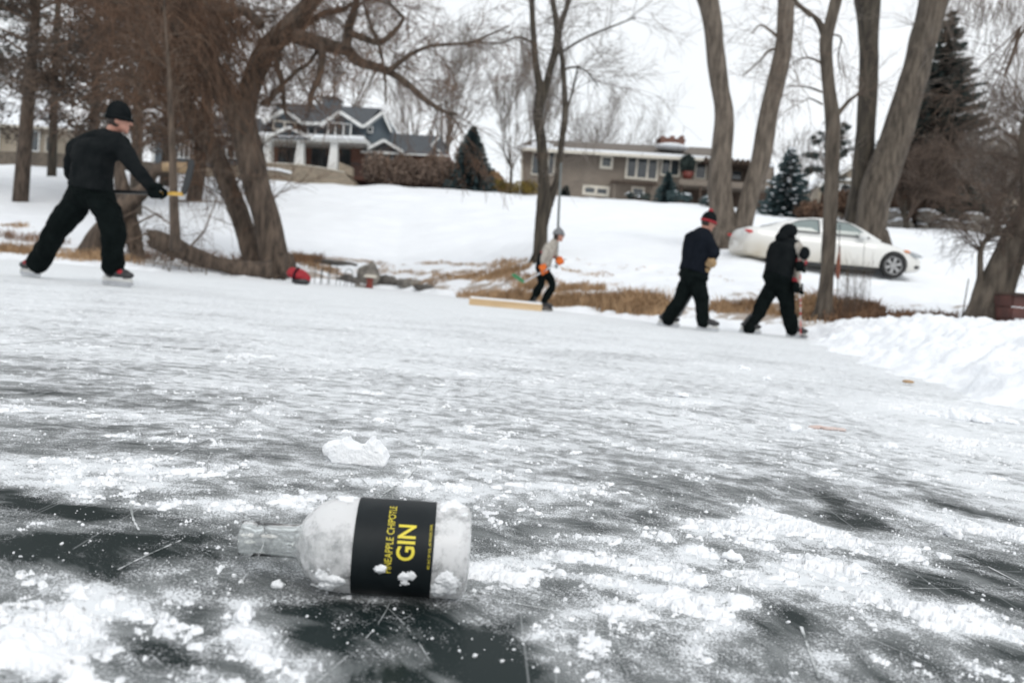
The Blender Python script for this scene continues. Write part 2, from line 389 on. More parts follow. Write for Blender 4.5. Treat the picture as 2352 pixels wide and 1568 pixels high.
# loose skate snow: a real relief of crumbs and drifts lying on the ice
ys = np.exp(np.linspace(math.log(.55), math.log(11), 760)); aa = np.linspace(-.78, .78, 1250)
A_, Y_ = np.meshgrid(aa, ys); X_ = A_ * Y_
B_ = blobs(X_, Y_, 1.0)
n1 = fbm(X_ * 13, Y_ * 13, 4, 60) - .5; n2 = fbm(X_ * 60, Y_ * 60, 4, 70, .6) - .5; n3 = streak(X_, Y_, 3) - .5
n4 = fbm(X_ * 150, Y_ * 150, 3, 75, .6) - .5
s_ = B_ * .95 + n1 * 1.15 + n2 * 1.5 + n3 * .8 + n4 * 1.0 - .50
s_ = s_ - np.interp(Y_, [2, 5, 11], [0, .05, .1])
lump = fbm(X_ * 28, Y_ * 28, 3, 90)
sh_ = B_ * .95 + n1 * 1.15 + n3 * .8 + n2 * .35 - .42
Z_ = sst(0, .22, s_) * .0035 + np.tanh(np.maximum(sh_, 0) * 1.2) * .024 * lump ** 1.4 * np.interp(B_, [0, .8], [.2, 1.2]) * sst(0, .35, s_) + (fbm(X_ * 170, Y_ * 170, 2, 95) - .5) * .0022
Z_ = np.where(s_ < 0, -.002, Z_)
ls = grid_mesh('loose_snow', X_, Y_, Z_ - .0003, M['snow'], keep=Z_ > .0004)
tag(ls, kind='stuff')
del X_, Y_, Z_, A_, B_, n1, n2, n3, s_, lump

# ------------------------------------------------------------------ the shore and snowy slope
PROF = {  # display column: (depth, display row)
    -900: [(26, 505), (55, 330)],
    0: [(17, 580), (22, 548), (30, 490), (55, 376)],
    300: [(18.5, 605), (24, 560), (32, 500), (55, 390)],
    600: [(21, 626), (25, 585), (34, 520), (57, 413)],
    900: [(23, 650), (27, 612), (36, 545), (58, 425)],
    1080: [(19, 680), (24, 615), (32, 550), (60, 436)],
    1240: [(15.5, 692), (18, 643), (22, 578), (30, 530), (60, 447)],
    1500: [(13, 722), (16, 668), (22, 595), (30, 540), (60, 462)],
    1700: [(13, 728), (17, 656), (25, 560), (34, 520), (60, 479)],
    1900: [(12.5, 738), (16, 690), (21.3, 627), (26, 570), (40, 525), (60, 497)],
    2150: [(12, 742), (16, 700), (21.3, 650), (28, 580), (45, 530), (60, 518)],
    2352: [(11.5, 752), (16, 716), (21.3, 668), (28, 605), (45, 550), (60, 540)],
    3300: [(11.5, 835), (21, 780), (45, 650), (60, 620)]}
SHORE = {-900: 14, 0: 15.5, 300: 17.2, 600: 20, 900: 22, 1080: 17.5, 1240: 14.5, 1500: 12.2, 1700: 12.2, 1900: 11.6, 2150: 11, 2352: 10.5, 3300: 9}
YL = np.concatenate([np.linspace(8, 30, 230), np.linspace(30.3, 62, 110), np.array([65, 70, 80, 95, 120, 160, 220, 320, 500, 800])])
ca = []; prof = []
for px in sorted(PROF):
    sy = SHORE[px]
    pts = [(sy - 1.5, -.35), (sy, 0.0)]
    for (Y, py) in PROF[px]: pts.append((Y, U(px, py, Y).z))
    zc = pts[-1][1]; pts += [(66, zc + .25), (120, zc + 1), (800, zc + 3)]
    p = np.array(pts); ca.append((px - 1176) / FPX * 1.0)
    z = np.interp(YL, p[:, 0], p[:, 1], left=-.35)
    prof.append(z)
prof = np.array(prof)
cols_a = np.linspace(-.95, .95, 420)
P_ = np.array([[np.interp(a, ca, prof[:, j]) for j in range(len(YL))] for a in cols_a])
# smooth along depth a little
for _ in range(3):
    P_[:, 1:-11] = (P_[:, :-12] + 2 * P_[:, 1:-11] + P_[:, 2:-10]) / 4
A_ = np.repeat(cols_a[:, None], len(YL), 1); YY = np.repeat(YL[None, :], len(cols_a), 0); XX = A_ * YY
near = np.exp(-np.maximum(P_, 0) / 1.1)
P_ = P_ + (fbm(XX * .5, YY * .5, 4, 12) - .5) * .30 * np.clip(P_ / .5, 0, 1) * (YY < 62) + (fbm(XX * 2.5, YY * 2.5, 4, 15) - .5) * .22 * near * (P_ > -.1)
shore_attr = near
# trodden footprints and the car's ruts, pressed into the snow
def press(x, y, r, d, rx=1.0):
    global P_
    m_ = (np.abs(XX - x) < 3 * r * rx) & (np.abs(YY - y) < 3 * r)
    P_[m_] -= d * np.exp(-(((XX[m_] - x) / (r * rx)) ** 2 + ((YY[m_] - y) / r) ** 2))
_r = random.Random(6)
for (xa, ya, xb_, yb_, n_) in ((9.6, 20.4, 5.5, 14.5, 14), (12.6, 20.6, 8.6, 14.6, 16), (2.5, 18.5, 6.5, 24, 14), (-4, 24, 3.5, 19.5, 16), (10.5, 25, 14.5, 19.5, 12), (-2, 27, 4, 32, 12)):
    for k_ in range(n_):
        u_ = k_ / n_; press(xa + (xb_ - xa) * u_ + _r.uniform(-.25, .25), ya + (yb_ - ya) * u_ + _r.uniform(-.2, .2), _r.uniform(.12, .19), _r.uniform(.05, .1))
for yy_ in (21.4, 23.0):
    mm_ = np.exp(-((YY - yy_ - .03 * (XX - 10)) / .16) ** 2) * sst(5.5, 6.5, XX) * (1 - sst(16, 20, XX)); P_ = P_ - mm_ * .045
def ground(x, y):
    a = x / y; i = (a - cols_a[0]) / (cols_a[1] - cols_a[0]); i = min(max(i, 0), len(cols_a) - 1.001); j = float(np.interp(y, YL, np.arange(len(YL))))
    j = min(j, len(YL) - 1.001); i0, j0 = int(i), int(j); fi, fj = i - i0, j - j0
    return float((P_[i0, j0] * (1 - fi) + P_[i0 + 1, j0] * fi) * (1 - fj) + (P_[i0, j0 + 1] * (1 - fi) + P_[i0 + 1, j0 + 1] * fi) * fj)
def onG(px, py, Y, lift=0):
    """point on the ground in column px at depth Y"""
    p = U(px, py, Y); p.z = ground(p.x, p.y) + lift; return p
m = mat('snowy_slope', (.86, .885, .92), (.82, .845, .88), rough=.6, sc=.8, det=5, bump=.02, bsc=6, spec=.2)
t = m.node_tree; b = t.nodes['Principled BSDF']; lk = t.links.new
at = nd(t, 'ShaderNodeAttribute', attribute_name='near'); tcn = nd(t, 'ShaderNodeTexCoord')
na = nzn(1.1, 8, .66); mpg = nd(t, 'ShaderNodeMapRange'); mpg.interpolation_type = 'SMOOTHSTEP'; mpg.inputs['From Min'].default_value = .86; mpg.inputs['From Max'].default_value = .95; mpg.inputs['To Max'].default_value = .8
lk(mth('ADD', na, mth('MULTIPLY', at.outputs['Fac'], .52)), mpg.inputs['Value'])
old = b.inputs['Base Color'].links[0].from_socket
mm = nd(t, 'ShaderNodeMix', data_type='RGBA'); lk(mpg.outputs[0], mm.inputs[0]); lk(old, mm.inputs[6]); mm.inputs[7].default_value = (.24, .17, .11, 1); lk(mm.outputs[2], b.inputs['Base Color'])
sl = grid_mesh('snowy_hillside', XX.T.copy(), YY.T.copy(), P_.T.copy(), m, keep=(P_ > -.3).T, attrs={'near': (near * (P_ > .12)).T})
tag(sl, kind='structure')

# shovelled snow bank at the right
xs = np.linspace(1.6, 13, 560); yb = np.linspace(.8, 14, 560); XB, YB = np.meshgrid(xs, yb)
xb = np.interp(YB, [.8, 2, 3.4, 4.57, 6.5, 9.15, 11, 14], [2.2, 2.15, 2.18, 2.34, 2.85, 3.45, 4.0, 4.2])
xb = xb + (fbm(XB * 1.3, YB * 1.3, 3, 77) - .5) * .5 + (fbm(XB * 6, YB * 6, 4, 78) - .5) * .45
dd = XB - xb
H_ = .43 * sst(-.05, 1.75, dd) ** .8 + sst(0, .5, dd) * ((fbm(XB * 1.7, YB * 1.7, 3, 80) - .5) * .22 + (np.abs(fbm(XB * 5, YB * 5, 4, 84) - .5)) * .18 + (fbm(XB * 14, YB * 14, 3, 88) - .5) * .05)
H_ = H_ * (1 - .25 * sst(11, 14, YB)) - .03
m = mat('piled_snow', (.87, .89, .92), (.82, .845, .88), rough=.6, sc=6, det=5, bump=.012, bsc=22, spec=.2)
sb = grid_mesh('snow_bank', XB, YB, H_, m, keep=H_ > -.02); tag(sb, kind='structure')
# ------------------------------------------------------------------ trees
def rdir(rng):
    while True:
        q = V((rng.uniform(-1, 1), rng.uniform(-1, 1), rng.uniform(-1, 1)))
        if .05 < q.length < 1: return q.normalized()
def off_dir(d, ang, rng):
    a = d.cross(rdir(rng))
    if a.length < 1e-3: a = d.orthogonal()
    a.normalize(); return (d * math.cos(ang) + a * math.sin(ang)).normalized()
def branch(mb, p, d, L, r, lvl, rng, kids=5, spread=.7, wig=.18, droop=0., up=0., rmin=.006, ratio=.6, tw=None):
    n = 5 if lvl > 0 else 4
    pts = [V(p)]; rad = [r]; d = V(d).normalized()
    for i in range(n):
        d = (d + rdir(rng) * wig + V((0, 0, up - droop * (i + 1) / n))).normalized()
        pts.append(pts[-1] + d * (L / n)); rad.append(max(rmin * .6, r * (1 - .8 * (i + 1) / n)))
    (tw if (tw is not None and lvl <= 1) else mb).tube(pts, rad, 6 if r > .06 else (4 if r > .02 else 3), cap=False)
    if lvl > 0:
        for k in range(kids):
            t_ = rng.uniform(.2, 1) * n; i = min(int(t_), n - 1); f = t_ - i
            q = pts[i].lerp(pts[i + 1], f); dd = (pts[i + 1] - pts[i]).normalized()
            branch(mb, q, off_dir(dd, spread * rng.uniform(.6, 1.3), rng), L * ratio * rng.uniform(.7, 1.15), max(rmin, rad[i] * .55), lvl - 1, rng, kids, spread, wig, droop, up, rmin, ratio, tw)
def dense(pts, k=4):
    """smooth a traced polyline of (Vector, radius)"""
    o = []
    n = len(pts)
    for i in range(n - 1):
        p0, p1, p2, p3 = pts[max(i - 1, 0)], pts[i], pts[i + 1], pts[min(i + 2, n - 1)]
        for j in range(k):
            t = j / k
            f = lambda a, b, c, d: .5 * ((2 * b) + (c - a) * t + (2 * a - 5 * b + 4 * c - d) * t * t + (3 * b - a - 3 * c + d) * t ** 3)
            o.append((V([f(p0[0][m], p1[0][m], p2[0][m], p3[0][m]) for m in range(3)]), p1[1] * (1 - t) + p2[1] * t))
    o.append(pts[-1]); return o
def limb(mb, L, Y, n=12, dY=0, rough=.06, seed=0):
    """traced limb: L = [(px, py, width px[, dY])]"""
    q = []
    for i, e in enumerate(L):
        yy = Y + (e[3] if len(e) > 3 else dY * i / max(1, len(L) - 1))
        q.append((U(e[0], e[1], yy), e[2] / 2 / FPX * yy))
    q = dense(q, 4)
    b0 = len(mb.v)
    mb.tube([a for a, _ in q], [r for _, r in q], n)
    for i in range(b0, len(mb.v)):
        p = V(mb.v[i]); k = mn.fractal(V((p.x * 3 + seed, p.y * 3, p.z * .9)), 1, 2, 3)
        c = q[min((i - b0) // n, len(q) - 1)]
        mb.v[i] = tuple(c[0] + (p - c[0]) * (1 + rough * 1.6 * k))
    return q
def sprout(mb, q, rng, num, L, r, lvl, t0=.2, t1=1, **kw):
    for _ in range(num):
        i = int(rng.uniform(t0, t1) * (len(q) - 1)); i = min(i, len(q) - 2)
        d = (q[i + 1][0] - q[i][0]).normalized()
        side = off_dir(d, kw.get('ang', .9) * rng.uniform(.6, 1.3), rng)
        k2 = {k: v for k, v in kw.items() if k != 'ang'}
        branch(mb, q[i][0], side, L * rng.uniform(.5, 1.2), min(r, q[i][1] * .6), lvl, rng, **k2)
def root_flare(mb, c, r, rng, n=6):
    for k in range(n):
        a = 2 * math.pi * k / n + rng.uniform(-.3, .3)
        d = V((math.cos(a), math.sin(a), 0))
        mb.tube([c + V((0, 0, r * 1.1)) + d * r * .45, c + d * r * .95 + V((0, 0, r * .3)), c + d * r * 1.5 + V((0, 0, -.12))], [r * .5, r * .34, r * .12], 7)

# --- big double willow at the left
rng = random.Random(11)
YW = 21.0
base = onG(618, 622, YW, -.1)
will = thing('willow_tree', base, 'huge leaning double-trunked willow with rough brown bark and bare hanging twigs', 'tree')
tb = MB()
A = limb(tb, [(644, 642, 86), (632, 600, 66), (613, 510, 61), (591, 430, 60), (574, 350, 62), (556, 290, 62), (548, 240, 64)], YW, 18, seed=1)
A1 = limb(tb, [(558, 290, 50), (566, 235, 48), (585, 172, 46), (612, 118, 50), (655, 72, 48), (692, 33, 40), (722, -8, 34), (748, -60, 30)], YW, 14, dY=.5, seed=2)
A2 = limb(tb, [(550, 285, 52), (515, 215, 50), (475, 145, 48), (432, 78, 46), (385, 5, 42), (340, -90, 38)], YW, 14, dY=-.8, seed=3)
B = limb(tb, [(598, 640, 58, .6), (581, 586, 48, .7), (555, 505, 44, .8), (524, 425, 43, .9), (494, 355, 42, 1.1), (452, 285, 40, 1.3), (412, 220, 38, 1.6), (375, 155, 34, 1.9), (335, 85, 30, 2.2), (285, 20, 26, 2.6), (235, -60, 20, 3)], YW, 13, seed=4)
root_flare(tb, base + V((.22, 0, .1)), .42, rng)
root_flare(tb, onG(595, 622, YW + .7), .3, rng)
C1 = limb(tb, [(680, 84, 34), (720, 96, 34), (765, 108, 30), (799, 118, 27), (823, 142, 22), (885, 161, 19), (928, 187, 15), (975, 228, 13), (1019, 256, 9), (1050, 262, 5)], YW, 8, dY=-1.5, seed=5)
C2 = limb(tb, [(885, 161, 14), (901, 156, 12), (941, 127, 10), (970, 113, 9), (995, 105, 8), (1040, 102, 7), (1081, 98, 6), (1120, 82, 5), (1170, 60, 3)], YW - 1.1, 6, seed=6)
C3 = limb(tb, [(795, 112, 24), (800, 70, 22), (812, 30, 18), (822, -20, 14)], YW - .8, 7, seed=7)
C4 = limb(tb, [(800, 75, 18), (835, 88, 17), (868, 98, 15), (893, 85, 12), (925, 45, 9), (905, 20, 7), (885, -10, 5)], YW - .9, 6, seed=8)
C5 = limb(tb, [(868, 98, 10), (852, 60, 8), (838, 20, 6), (830, -20, 5)], YW - .9, 5, seed=9)
C6 = limb(tb, [(868, 98, 9), (876, 130, 7), (884, 170, 6), (886, 240, 4)], YW - 1, 5, seed=10)
C7 = limb(tb, [(735, 100, 20), (740, 130, 17), (734, 175, 15), (716, 215, 13), (712, 245, 8)], YW - .6, 6, seed=11)
C8 = limb(tb, [(640, 120, 18), (636, 150, 14), (648, 190, 12), (652, 240, 9), (656, 262, 5)], YW, 6, seed=12)
C9 = limb(tb, [(610, 240, 16), (640, 205, 11), (680, 165, 9), (710, 145, 8), (735, 105, 8)], YW, 6, seed=13)
D1 = limb(tb, [(600, 60, 28), (560, 25, 22), (530, 28, 18), (505, 30, 15), (470, 10, 13), (440, -20, 10)], YW - .5, 7, seed=14)
D2 = limb(tb, [(655, 100, 16), (700, 60, 14), (745, 30, 13), (780, 25, 12), (815, 5, 8), (850, -30, 6)], YW + 1, 6, seed=15)
tb.build('trunk', M['bark'], will, smooth=True)
cb = MB(); tw = MB()
for q, n_, L_, r_, lv in ((A1, 26, 2.4, .03, 2), (A2, 34, 2.6, .03, 2), (B, 40, 2.6, .028, 2), (C1, 26, 1.7, .016, 2), (C2, 14, 1.2, .01, 2), (C3, 14, 1.7, .016, 2), (C4, 14, 1.5, .012, 2), (C5, 8, 1.2, .01, 2), (D1, 16, 1.6, .014, 2), (D2, 14, 1.6, .014, 2), (C7, 8, 1.2, .012, 2), (C9, 8, 1.2, .012, 2), (C8, 5, 1, .01, 1)):
    sprout(cb, q, rng, n_, L_, r_, lv, t0=.12, kids=5, spread=.6, wig=.22, droop=.10, rmin=.0075, ratio=.62, tw=tw)
sprout(cb, A, rng, 30, .9, .012, 1, t0=.35, kids=5, spread=.6, wig=.25, droop=.15, rmin=.006, tw=tw)
# curtain of long hanging twigs in the upper left
for k in range(2500):
    q = rng.choice((A2, A2, B, B, B, D1)) if k % 9 else A1
    i = rng.randrange(int(len(q) * (.48 if q is B else .3)), len(q) - 1)
    p = q[i][0] + rdir(rng) * (rng.uniform(.1, 2.2) if k % 3 else rng.uniform(.1, .45))
    d = V((rng.uniform(-.15, .95), rng.uniform(-.4, .4), rng.uniform(-1.1, -.2))).normalized()
    branch(tw, p, d, rng.uniform(.8, 2.3), rng.uniform(.006, .0105), 0, rng, wig=.12, droop=.22)
cb.build('branches', M['bark'], will, smooth=True)
tw.build('twigs', M['twig_red'], will)

# --- fallen log, sawn branch stump, thin sapling at the left shore
lg = MB(); rng = random.Random(3)
limb(lg, [(352, 548, 44), (395, 566, 48), (440, 585, 40), (500, 606, 34), (560, 618, 40), (620, 622, 44)], 18.6, 12, dY=1.6, rough=.1, seed=20)
for k in range(9):
    c = U(352, 548, 18.6); lg.tube([c + V((.05, 0, 0)), c + V((-rng.uniform(.08, .25), rng.uniform(-.1, .1), rng.uniform(-.12, .25)))], [.09, .015], 5)
o = lg.build('fallen_log', M['bark'], None, smooth=True, loc=onG(480, 600, 19)); tag(o, 'thick fallen log with a splintered end lying at the foot of the big willow', 'log')
st = thing('bowed_tree', onG(280, 590, 18.4), 'bowed broken tree arching low behind the skater, with a pale sawn limb end', 'tree')
lg = MB()
limb(lg, [(200, 600, 60), (235, 540, 56), (262, 500, 50), (300, 462, 40), (335, 430, 32), (350, 398, 30), (385, 385, 30), (425, 386, 26)], 19.5, 11, rough=.12, seed=22)
limb(lg, [(320, 600, 26), (305, 540, 40), (290, 470, 34), (275, 400, 26), (262, 330, 16)], 19.8, 9, rough=.1, seed=23)
lg.build('trunk', M['bark'], st, smooth=True)
e = MB(); c = U(427, 386, 19.5); e.tube([U(372, 383, 19.3), c + V((.03, 0, 0))], [.11, .145], 12); e.build('sawn_limb', mat('sawn_wood', (.42, .30, .17), (.26, .18, .11), sc=8), st, smooth=True)
tw = MB()
for k in range(34):
    p = U(rng.uniform(270, 480), rng.uniform(520, 600), 19.5 + rng.uniform(-1, 1)); p.z = ground(p.x, p.y)
    branch(tw, p, V((rng.uniform(-.8, .8), rng.uniform(-.3, .3), 1)), rng.uniform(.6, 1.4), .011, 2, rng, kids=4, wig=.35, droop=.4, rmin=.005, ratio=.6)
for (a, b_, c) in (((282, 500), (330, 475), (400, 520)), ((285, 560), (350, 530), (410, 545)), ((430, 575), (470, 530), (500, 450)), ((410, 462), (450, 462), (520, 463)), ((300, 520), (360, 490), (420, 540))):
    tw.tube([U(*a, 19.2), U(*b_, 19.2), U(*c, 19.4)], [.03, .022, .012], 5)
tw.build('twigs', M['twig'], st)
sp = thing('sapling_tree', onG(402, 560, 17.9), 'slim straight grey-brown young tree standing behind the fallen log', 'tree')
tb = MB(); q = limb(tb, [(404, 575, 26), (402, 520, 22), (400, 470, 20), (398, 410, 18), (396, 340, 15), (392, 260, 11), (388, 160, 8), (380, 60, 5), (376, -40, 3)], 17.9, 9, seed=24)
tb.build('trunk', M['bark'], sp, smooth=True); tw = MB(); sprout(tw, q, rng, 16, 1.2, .012, 2, t0=.4, kids=4, wig=.25, rmin=.005); tw.build('branches', M['twig'], sp)

# --- middle tree with three stems
def traced_tree(name, label, base, Y, limbs, bark, ntw, Lt, seed, group=None, flare=.3, wood='twig', lvl=2, t0=.3, kids=4, droop=.08, rm=.006, rt=.02, up=0):
    rng = random.Random(seed)
    b0 = onG(base[0], base[1], Y, -.05)
    root = thing(name, b0, label, 'tree', group)
    tb = MB(); qs = []
    for i, L in enumerate(limbs): qs.append(limb(tb, L, Y, 16 if L[0][2] > 30 else 9, dY=0, seed=seed + i))
    if flare: root_flare(tb, V((b0.x, b0.y, b0.z + .08)), flare, rng)
    tb.build('trunk', M[bark], root, smooth=True)
    cb = MB()
    for q in qs: sprout(cb, q, rng, ntw, Lt, rt, lvl, t0=t0, kids=kids, wig=.22, droop=droop, rmin=rm, ratio=.62, up=up)
    cb.build('branches', M[wood], root)
    return root
traced_tree('bare_tree', 'three-stemmed bare tree with smooth brown bark behind the child in the grey beanie', (1241, 572), 21.2, [
    [(1240, 590, 36), (1243, 520, 29), (1252, 465, 36), (1248, 403, 24), (1243, 322, 24), (1236, 269, 23), (1243, 215, 28)],
    [(1242, 215, 24), (1236, 180, 17), (1229, 134, 15), (1224, 60, 13), (1221, 0, 13), (1217, -60, 11)],
    [(1246, 222, 22), (1256, 190, 18), (1266, 150, 16), (1276, 115, 19), (1281, 75, 20), (1276, 40, 14), (1268, -10, 13), (1262, -60, 11)],
    [(1281, 80, 17), (1292, 45, 13), (1302, 15, 12), (1314, -30, 10)],
    [(1258, 470, 26), (1272, 435, 17), (1282, 403, 16), (1290, 322, 14), (1298, 269, 15), (1296, 200, 12), (1291, 134, 11), (1282, 90, 14)],
    [(1298, 270, 5), (1312, 220, 6), (1322, 180, 5), (1327, 150, 3)], [(1290, 120, 6), (1330, 95, 5), (1365, 78, 5), (1410, 60, 4), (1460, 40, 2.5)],
    [(1226, 100, 6), (1190, 85, 5), (1150, 100, 4), (1092, 97, 3)], [(1292, 165, 6), (1312, 155, 5), (1345, 162, 4), (1375, 200, 2.5)]],
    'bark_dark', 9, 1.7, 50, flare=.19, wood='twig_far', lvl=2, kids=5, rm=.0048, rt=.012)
# --- right hand trees
traced_tree('bare_tree', 'leaning left-hand trunk of the forked tall pair, behind the man in the pom-pom hat', (1660, 560), 25, [
    [(1672, 575, 86), (1666, 540, 66), (1658, 480, 56), (1653, 421, 52), (1660, 330, 46), (1663, 269, 43), (1656, 215, 40), (1647, 161, 41), (1640, 81, 40), (1628, 10, 44), (1608, -60, 48)]],
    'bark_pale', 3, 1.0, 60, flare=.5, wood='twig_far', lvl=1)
traced_tree('bare_tree', 'right-hand trunk of the forked tall pair, above the trunk lid of the white car', (1705, 560), 24.8, [
    [(1688, 575, 66), (1697, 540, 48), (1712, 491, 44), (1730, 421, 42), (1746, 374, 42), (1758, 310, 43), (1768, 250, 42), (1785, 180, 42), (1799, 110, 38), (1804, 40, 36), (1806, -40, 36)],
    [(1786, 85, 8), (1768, 70, 6), (1745, 58, 4), (1728, 78, 3)], [(1785, 110, 7), (1762, 120, 6), (1745, 140, 4), (1705, 175, 3)], [(1805, 12, 10), (1824, 8, 10), (1845, 22, 9), (1862, 40, 7)]],
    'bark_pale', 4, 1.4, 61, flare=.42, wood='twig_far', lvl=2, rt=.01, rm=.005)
traced_tree('bare_tree', 'slender grey-brown tree in front of the white car, forking near its top', (1890, 718), 12.6, [
    [(1888, 735, 44), (1894, 690, 34), (1901, 608, 29), (1909, 432, 30), (1912, 330, 32), (1911, 269, 32), (1903, 200, 27), (1898, 134, 27), (1898, 90, 29), (1908, 50, 26), (1920, 0, 26), (1932, -60, 22)],
    [(1893, 78, 18), (1881, 52, 14), (1866, 35, 9), (1850, 23, 9), (1836, 12, 8), (1818, -10, 7)],
    [(1920, 268, 14), (1933, 252, 11), (1950, 232, 8), (1972, 214, 6), (1984, 190, 4)], [(1886, 145, 6), (1866, 135, 5), (1845, 134, 4), (1822, 144, 3)], [(1888, 212, 5), (1862, 202, 4), (1830, 198, 3), (1805, 200, 2)],
    [(1889, 240, 5), (1860, 226, 3), (1850, 232, 2)], [(1912, 80, 4), (1932, 88, 4), (1925, 130, 3), (1930, 170, 2)]],
    'bark_dark' if False else 'bark_grey', 5, .9, 62, flare=.13, wood='twig', lvl=2, rm=.0028, rt=.006)
traced_tree('bare_tree', 'straight upright dark trunk just left of the great leaning tree', (1962, 560), 26.5, [
    [(1960, 590, 64), (1964, 540, 58), (1970, 480, 50), (1976, 432, 44), (1983, 376, 46), (1990, 269, 40), (1996, 134, 40), (1995, 60, 44), (1992, 0, 54), (1984, -60, 60)]],
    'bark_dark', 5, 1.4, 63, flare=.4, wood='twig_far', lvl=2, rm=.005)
traced_tree('bare_tree', 'great thick tree leaning right behind the roof of the white car', (2000, 560), 25.8, [
    [(1992, 590, 84), (1998, 540, 66), (2008, 462, 70), (2037, 374, 70), (2060, 310, 66), (2078, 250, 64), (2095, 190, 60), (2110, 134, 57), (2128, 70, 58), (2146, 0, 62), (2160, -60, 64)]],
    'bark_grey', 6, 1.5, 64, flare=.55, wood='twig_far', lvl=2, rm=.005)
traced_tree('bare_tree', 'crooked multi-stemmed tree leaning right beside the red-brown timber box', (2270, 735), 11.6, [
    [(2262, 750, 92), (2272, 700, 78), (2285, 650, 62), (2310, 590, 56), (2340, 520, 50), (2385, 450, 50), (2430, 360, 46)],
    [(2240, 740, 34), (2243, 690, 26), (2251, 638, 14), (2252, 579, 12), (2264, 552, 11), (2285, 528, 11), (2300, 470, 12), (2340, 400, 12)],
    [(2300, 700, 40), (2325, 630, 30), (2350, 570, 28), (2390, 500, 26)], [(2350, 500, 18), (2352, 420, 16), (2345, 330, 12), (2360, 250, 10)]],
    'bark_grey', 22, 1.0, 65, flare=.3, wood='brush', lvl=3, kids=4, t0=.4, rm=.0035, rt=.012)
# hanging twigs of an overhead tree at the top right edge
rt_ = thing('overhanging_tree', onG(2480, 700, 12.5), 'tree out at the right edge with fine drooping twigs against the sky', 'tree')
tb = MB(); q = limb(tb, [(2600, 760, 60), (2590, 500, 50), (2560, 250, 44), (2500, 60, 36), (2400, -60, 22), (2300, -90, 12)], 12.5, 12, seed=70); q2 = limb(tb, [(2520, 120, 16), (2420, 70, 11), (2365, 60, 8), (2340, 90, 5)], 12.5, 6, seed=71)
tb.build('trunk', M['bark_grey'], rt_, smooth=True); tw = MB(); rng = random.Random(8)
for k in range(190):
    p = U(rng.uniform(2180, 2440), rng.uniform(-60, 20), 12.5 + rng.uniform(-1, 1))
    branch(tw, p, V((rng.uniform(-.5, .2), 0, -1)), rng.uniform(.3, 1.5) * (1 if p.x > 7.4 else .45), .0045, 1, rng, kids=5, wig=.22, spread=.5, droop=.1, rmin=.0025, ratio=.45)
for k in range(8):
    branch(tw, U(2345, 60, 12.5), V((rng.uniform(-.5, .1), 0, -1)), 1.7, .014, 2, rng, kids=5, wig=.25, droop=.1, rmin=.003)
tw.build('twigs', M['twig'], rt_)

# --- background trees
def far_tree(name, label, px, py, Y, H, r, seed, lvl=4, group=None, spread=.5, wood='twig_far', kids=5, rm=.012, forks=4, up=.10, lean=0, ratio=.66, w0=.30, trunkbark='bark_dark'):
    rng = random.Random(seed); b0 = onG(px, py, Y, -.2)
    root = thing(name, b0, label, 'tree', group)
    tb = MB(); top = b0 + V((lean, 0, H * w0)); tb.tube([b0, b0.lerp(top, .5) + V((.05, 0, 0)), top], [r * 1.3, r, r * .9], 9)
    for k in range(forks): branch(tb, b0.lerp(top, .96), V((rng.uniform(-.55, .55) + lean * .1, rng.uniform(-.3, .3), 1)), H * .3, r * .55, 0, rng, wig=.1)
    tb.build('trunk', M[trunkbark], root, smooth=True)
    cb = MB()
    for k in range(forks + 1):
        branch(cb, b0.lerp(top, rng.uniform(.8, 1)), V((rng.uniform(-.75, .75) + lean * .1, rng.uniform(-.6, .6), 1)), H * .52, r * .5, lvl, rng, kids=kids, spread=spread, wig=.16, up=up, rmin=rm, ratio=ratio)
    cb.build('crown', M[wood], root)
    return root
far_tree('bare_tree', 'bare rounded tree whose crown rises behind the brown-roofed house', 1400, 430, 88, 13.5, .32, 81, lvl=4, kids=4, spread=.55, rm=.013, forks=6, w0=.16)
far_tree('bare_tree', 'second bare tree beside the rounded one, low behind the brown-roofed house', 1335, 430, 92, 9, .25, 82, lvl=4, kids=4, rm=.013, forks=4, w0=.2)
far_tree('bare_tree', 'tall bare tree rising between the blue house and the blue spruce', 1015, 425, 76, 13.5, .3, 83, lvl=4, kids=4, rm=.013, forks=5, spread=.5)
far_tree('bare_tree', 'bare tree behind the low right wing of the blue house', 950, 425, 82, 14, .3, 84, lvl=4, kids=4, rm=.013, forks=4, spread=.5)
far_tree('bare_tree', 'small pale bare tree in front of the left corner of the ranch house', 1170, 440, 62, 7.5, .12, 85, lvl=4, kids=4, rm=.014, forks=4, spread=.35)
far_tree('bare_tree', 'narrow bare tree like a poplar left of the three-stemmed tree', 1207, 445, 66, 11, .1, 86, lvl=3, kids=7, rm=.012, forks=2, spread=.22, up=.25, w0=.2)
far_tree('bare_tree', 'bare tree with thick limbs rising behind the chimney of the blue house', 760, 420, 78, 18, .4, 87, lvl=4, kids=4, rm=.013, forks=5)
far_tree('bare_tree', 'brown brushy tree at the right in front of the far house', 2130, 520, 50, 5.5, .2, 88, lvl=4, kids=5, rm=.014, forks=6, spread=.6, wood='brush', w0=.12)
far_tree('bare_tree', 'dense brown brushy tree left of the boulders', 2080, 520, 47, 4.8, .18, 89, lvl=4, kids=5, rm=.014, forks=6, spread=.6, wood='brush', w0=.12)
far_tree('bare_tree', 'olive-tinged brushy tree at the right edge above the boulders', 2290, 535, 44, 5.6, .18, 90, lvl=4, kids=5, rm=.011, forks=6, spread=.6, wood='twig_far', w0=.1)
far_tree('bare_tree', 'bare thin tree at the right edge in front of the brown roof', 2250, 530, 55, 10.5, .16, 91, lvl=4, kids=4, rm=.012, forks=5, spread=.5)
